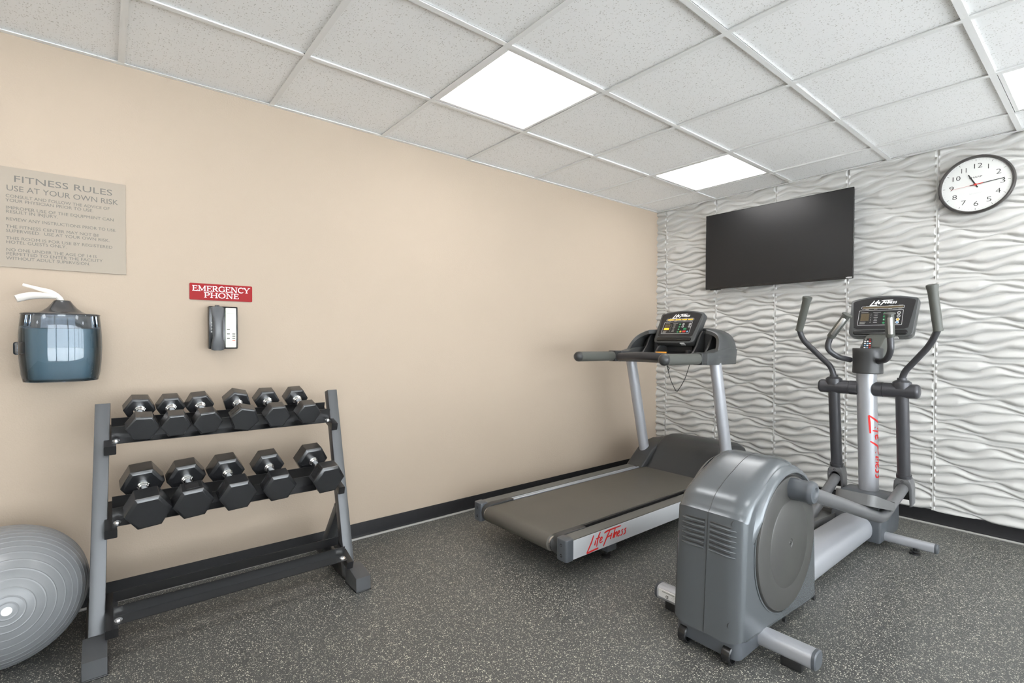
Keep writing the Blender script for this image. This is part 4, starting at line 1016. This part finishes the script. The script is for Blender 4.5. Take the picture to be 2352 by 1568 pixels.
    sv = obj('pivot_sleeve', tube([(-.55, CE+sgn*.085, .876), (-.55, CE+sgn*.236, .876)], .041, 28).merge(lathe(Fr((-.55, CE+sgn*.236, .876), (1, 0, 0), (0, 0, 1), (0, sgn, 0)), [(.041, 0), (.040, .006), (.034, .014), (.02, .018), (0, .018)], 28)), M['armtube'], t, smooth=40)
    obj('sleeve_ring', tube([(-.55, CE+sgn*.040, .876), (-.55, CE+sgn*.083, .876)], .0425, 28), M['armtube'], sv)
    hsq = Fr((-.55, ya, .915), (1, 0, 0), (0, 1, 0), (0, 0, 1))
    obj('handle_socket', lathe(hsq, [(.044, -.028), (.046, -.005), (.044, .010), (.034, .018), (.024, .022), (.022, .034)], 28), M['armtube'], t, smooth=40)
    if sgn > 0: hp_ = [(-.552, ya, .94), (-.558, ya+.012, .995), (-.60, CE+.335, 1.165), (-.612, CE+.352, 1.235)]; gp_ = [(-.612, CE+.352, 1.222), (-.655, CE+.288, 1.435)]
    else: hp_ = [(-.552, ya, .94), (-.558, ya-.012, .985), (-.60, CE-.305, 1.140), (-.625, CE-.340, 1.225)]; gp_ = [(-.622, CE-.340, 1.212), (-.660, CE-.318, 1.462)]
    mh = obj('moving_handle', tube(round_path(hp_, .055, 6), .0165, 20), M['armtube'], t)
    a_, b_ = Vector(gp_[0]), Vector(gp_[1]); pp = [a_.lerp(b_, q) for q in (0, .01, .06, .3, .6, .85, .95, .985, 1)]
    obj('grip', tube(pp, [.0195, .0225, .0215, .0225, .0225, .0235, .0275, .027, .018], 24), M['gripg'], mh)
    # fixed handle with steel pulse plate
    if sgn > 0: fp2 = [(-.60, CE+.070, 1.045), (-.70, CE+.110, 1.065), (-.745, CE+.150, 1.115), (-.742, CE+.128, 1.185)]; g2_ = [(-.742, CE+.130, 1.180), (-.765, CE+.036, 1.312)]
    else: fp2 = [(-.60, CE-.070, 1.040), (-.70, CE-.135, 1.055), (-.745, CE-.165, 1.105), (-.742, CE-.160, 1.185)]; g2_ = [(-.742, CE-.160, 1.180), (-.765, CE-.160, 1.312)]
    fh = obj('fixed_handle', tube(round_path(fp2, .05, 6), .0160, 20), M['armtube'], t)
    a_, b_ = Vector(g2_[0]), Vector(g2_[1])
    gg = obj('grip', tube([a_, a_.lerp(b_, .04), a_.lerp(b_, .93), a_.lerp(b_, .94), a_.lerp(b_, .985), b_], [.0195, .0215, .0205, .027, .027, .022], 22), M['gripg'], fh)
    dv = (b_-a_).normalized(); nf = Vector((-1, -.35, 0)); nf = (nf-dv*nf.dot(dv)).normalized()
    pl = [a_.lerp(b_, q)+nf*.0105 for q in (.12, .15, .5, .82, .85)]
    obj('pulse_plate', tube(pl, [.010, .0135, .0135, .0135, .010], 16, True, .98, up=tuple(nf)), M['steelgrip'], gg)
# frame: main beam, post, post base, stabilisers
ob_ = [(.088*math.copysign(abs(math.cos(a))**.8, math.cos(a)), .094+.072*math.copysign(abs(math.sin(a))**.85, math.sin(a))) for a in [2*PI*k/36 for k in range(36)]]
obj('main_beam', prism(Fr((-1.72, CE, 0), (0, 1, 0), (0, 0, 1), (1, 0, 0)), ob_, 0, 1.03), M['silver'], t, smooth=50)
obj('post', tube([(-.475, CE, .20), (-.555, CE, .99)], .051, 32), M['silver'], t)
pb = [(-.735, .030), (-.735, .150), (-.705, .215), (-.60, .262), (-.44, .262), (-.385, .225), (-.375, .08), (-.40, .030)]
obj('post_base', prism(XZ(), pb, -(CE+.118), -(CE-.128), .016, .016, 3), M['capgrey'], t)
sx = -2.172
def stab(x, y0, y1, r, zc, flat, nm, caps=True):
    s_ = obj('stabilizer', tube([(x, y0, zc), (x, y1, zc)], r, 28, True, flat, up=(0, 0, 1), sq=.7), M['silver'], t)
    for yy, dr in ((y0, 1), (y1, -1)):
        obj('end_cap', tube([(x, yy+dr*.004, zc), (x, yy-dr*.006, zc), (x, yy-dr*.010, zc)], [r*1.03, r*1.03, r*.9], 28, True, flat, up=(0, 0, 1), sq=.7), M['capgrey'], s_)
    return s_
s1 = stab(sx, -2.148, -1.528, .034, .062, .92, 'rear'); s2 = stab(-.650, -2.190, -1.500, .0245, .056, 1.0, 'front')
for x, y, r in ((sx, -2.075, .024), (sx, -1.60, .024)):
    obj('rubber_foot', box(WORLD, x-.022, x+.022, y-.035, y+.035, 0, .036, .004), M['black'], s1)
for y in (-2.10, -1.58):
    obj('leveler', lathe(Fr((-.65, y, 0), (1, 0, 0), (0, 1, 0), (0, 0, 1)), [(.024, 0), (.024, .007), (.008, .009), (.008, .016), (.022, .017), (.022, .021), (.008, .023), (.008, .04)], 20), M['black'], s2)
# certification label on the left rear stabiliser
lf = Fr((sx-.0355, -1.60, .068), (0, -1, 0), (0, 0, 1), (-1, 0, 0))
lb = obj('rating_label', box(lf, -.058, .06, -.016, .016, -.004, .0004), M['whiteplastic'], s1, smooth=0)
obj('lettering', text_geo('CE', .016, lf.at(-.022, -.012, .0005), .0004, 'LEFT', .013, bold=.0004), M['dkink'], lb, smooth=0)
g = Geo()
for k in range(4): g.merge(box(lf, .005+.006*(k % 2), .045, .008-.006*k, .0095-.006*k, .0004, .0007))
g.merge(box(lf, -.04, .02, .007, .012, .0004, .0007))
obj('printed_lines', g, M['greyink'], lb, smooth=0, kind='stuff')
for sgn, yw in ((-1, -1.925), (1, -1.752)):
    wf = Fr((-2.335, yw, .036), (1, 0, 0), (0, 0, 1), (0, -1, 0))
    wh = obj('wheel', lathe(wf, [(.008, -.012), (.030, -.017), (.0355, -.014), (.036, 0), (.0355, .014), (.031, .017), (.026, .015), (.024, .006), (.010, .006)], 32), M['blackgloss'], t, smooth=40)
    obj('axle', lathe(wf, [(.0, -.02), (.007, -.02), (.007, .018), (.005, .022), (.010, .022), (.010, .018), (.007, .026), (0, .027)], 14), M['zinc'], wh)
# cup holder head, neck, console
ch_ = Fr((-.575, CE-.012, 0), (1, 0, 0), (0, 1, 0), (0, 0, 1))
obj('cup_holder', lathe(ch_, [(.050, .968), (.072, .968), (.0765, .972), (.0745, 1.02), (.0760, 1.09), (.0770, 1.112), (.074, 1.116), (.066, 1.114), (.062, 1.10), (.060, 1.03), (0, 1.03)], 48), M['darkgrey'], t, smooth=40)
nk = [(-.545, 1.03), (-.535, 1.125), (-.43, 1.188), (-.375, 1.20), (-.315, 1.205), (-.33, 1.15), (-.40, 1.07), (-.47, 1.03)]
obj('console_neck', prism(XZ(), nk, -(CE-.012+.052), -(CE-.012-.052), .010, .010, 3), M['gripg'], t)
ef = Fr((-.37, -1.852, 1.185), (0, -1, 0), (.09, 0, .225), (-.225, 0, .09))
console(ef, t, False)
# maker's mark running down the post, on the camera's right-hand side of the tube
po = Vector((-.512, CE, .56)); pa = Vector((.08, 0, -.79)).normalized()
side = Vector((-.17, -.985, 0)); side = (side-pa*side.dot(pa)).normalized()
gl = brush_logo(WORLD, .40, .0, .95)
vs = []
ctr = Vector((-.528, CE, .725)); cr = side.cross(pa)
for (a, b, c) in gl.v:
    th_ = (b-.02)/.0515; d = side*math.cos(th_)+(-cr)*math.sin(th_)*-1
    vs.append(ctr+pa*a+d*(.0512+(.0008 if c > 1e-5 else 0)))
obj('lettering', Geo().add(vs, gl.f), M['logored'], t, smooth=0)

# remote control standing in the cup holder
rf = Fr((-.600, CE-.012, 1.034), (0, -1, 0), (.20, 0, .98), (-.98, 0, .20))
t = thing('remote_control', (-.600, CE-.012, 1.034), 'black remote control standing in the elliptical trainer cup holder', 'remote')
obj('remote_body', prism(rf, rrect(-.0215, .0215, 0, .142, .006, 3), -.009, .009, .003, .003, 2), M['black'], t)
for k in range(4):
    for q in range(3):
        m = [['white', 'white', 'redbtn'], ['white', 'bluebtn', 'white'], ['bluebtn', 'white', 'redbtn'], ['white', 'bluebtn', 'redbtn']][k][q]
        b = obj('button', box(rf, -.0165+.0125*q, -.0075+.0125*q, .120-.0125*k, .1265-.0125*k, .0088, .0108, .0008, 1), M[m], t)
obj('button', box(rf, -.014, -.005, .134, .138, .0088, .0102), M['greyink'], t); obj('button', box(rf, .008, .014, .134, .138, .0088, .0102), M['redbtn'], t)
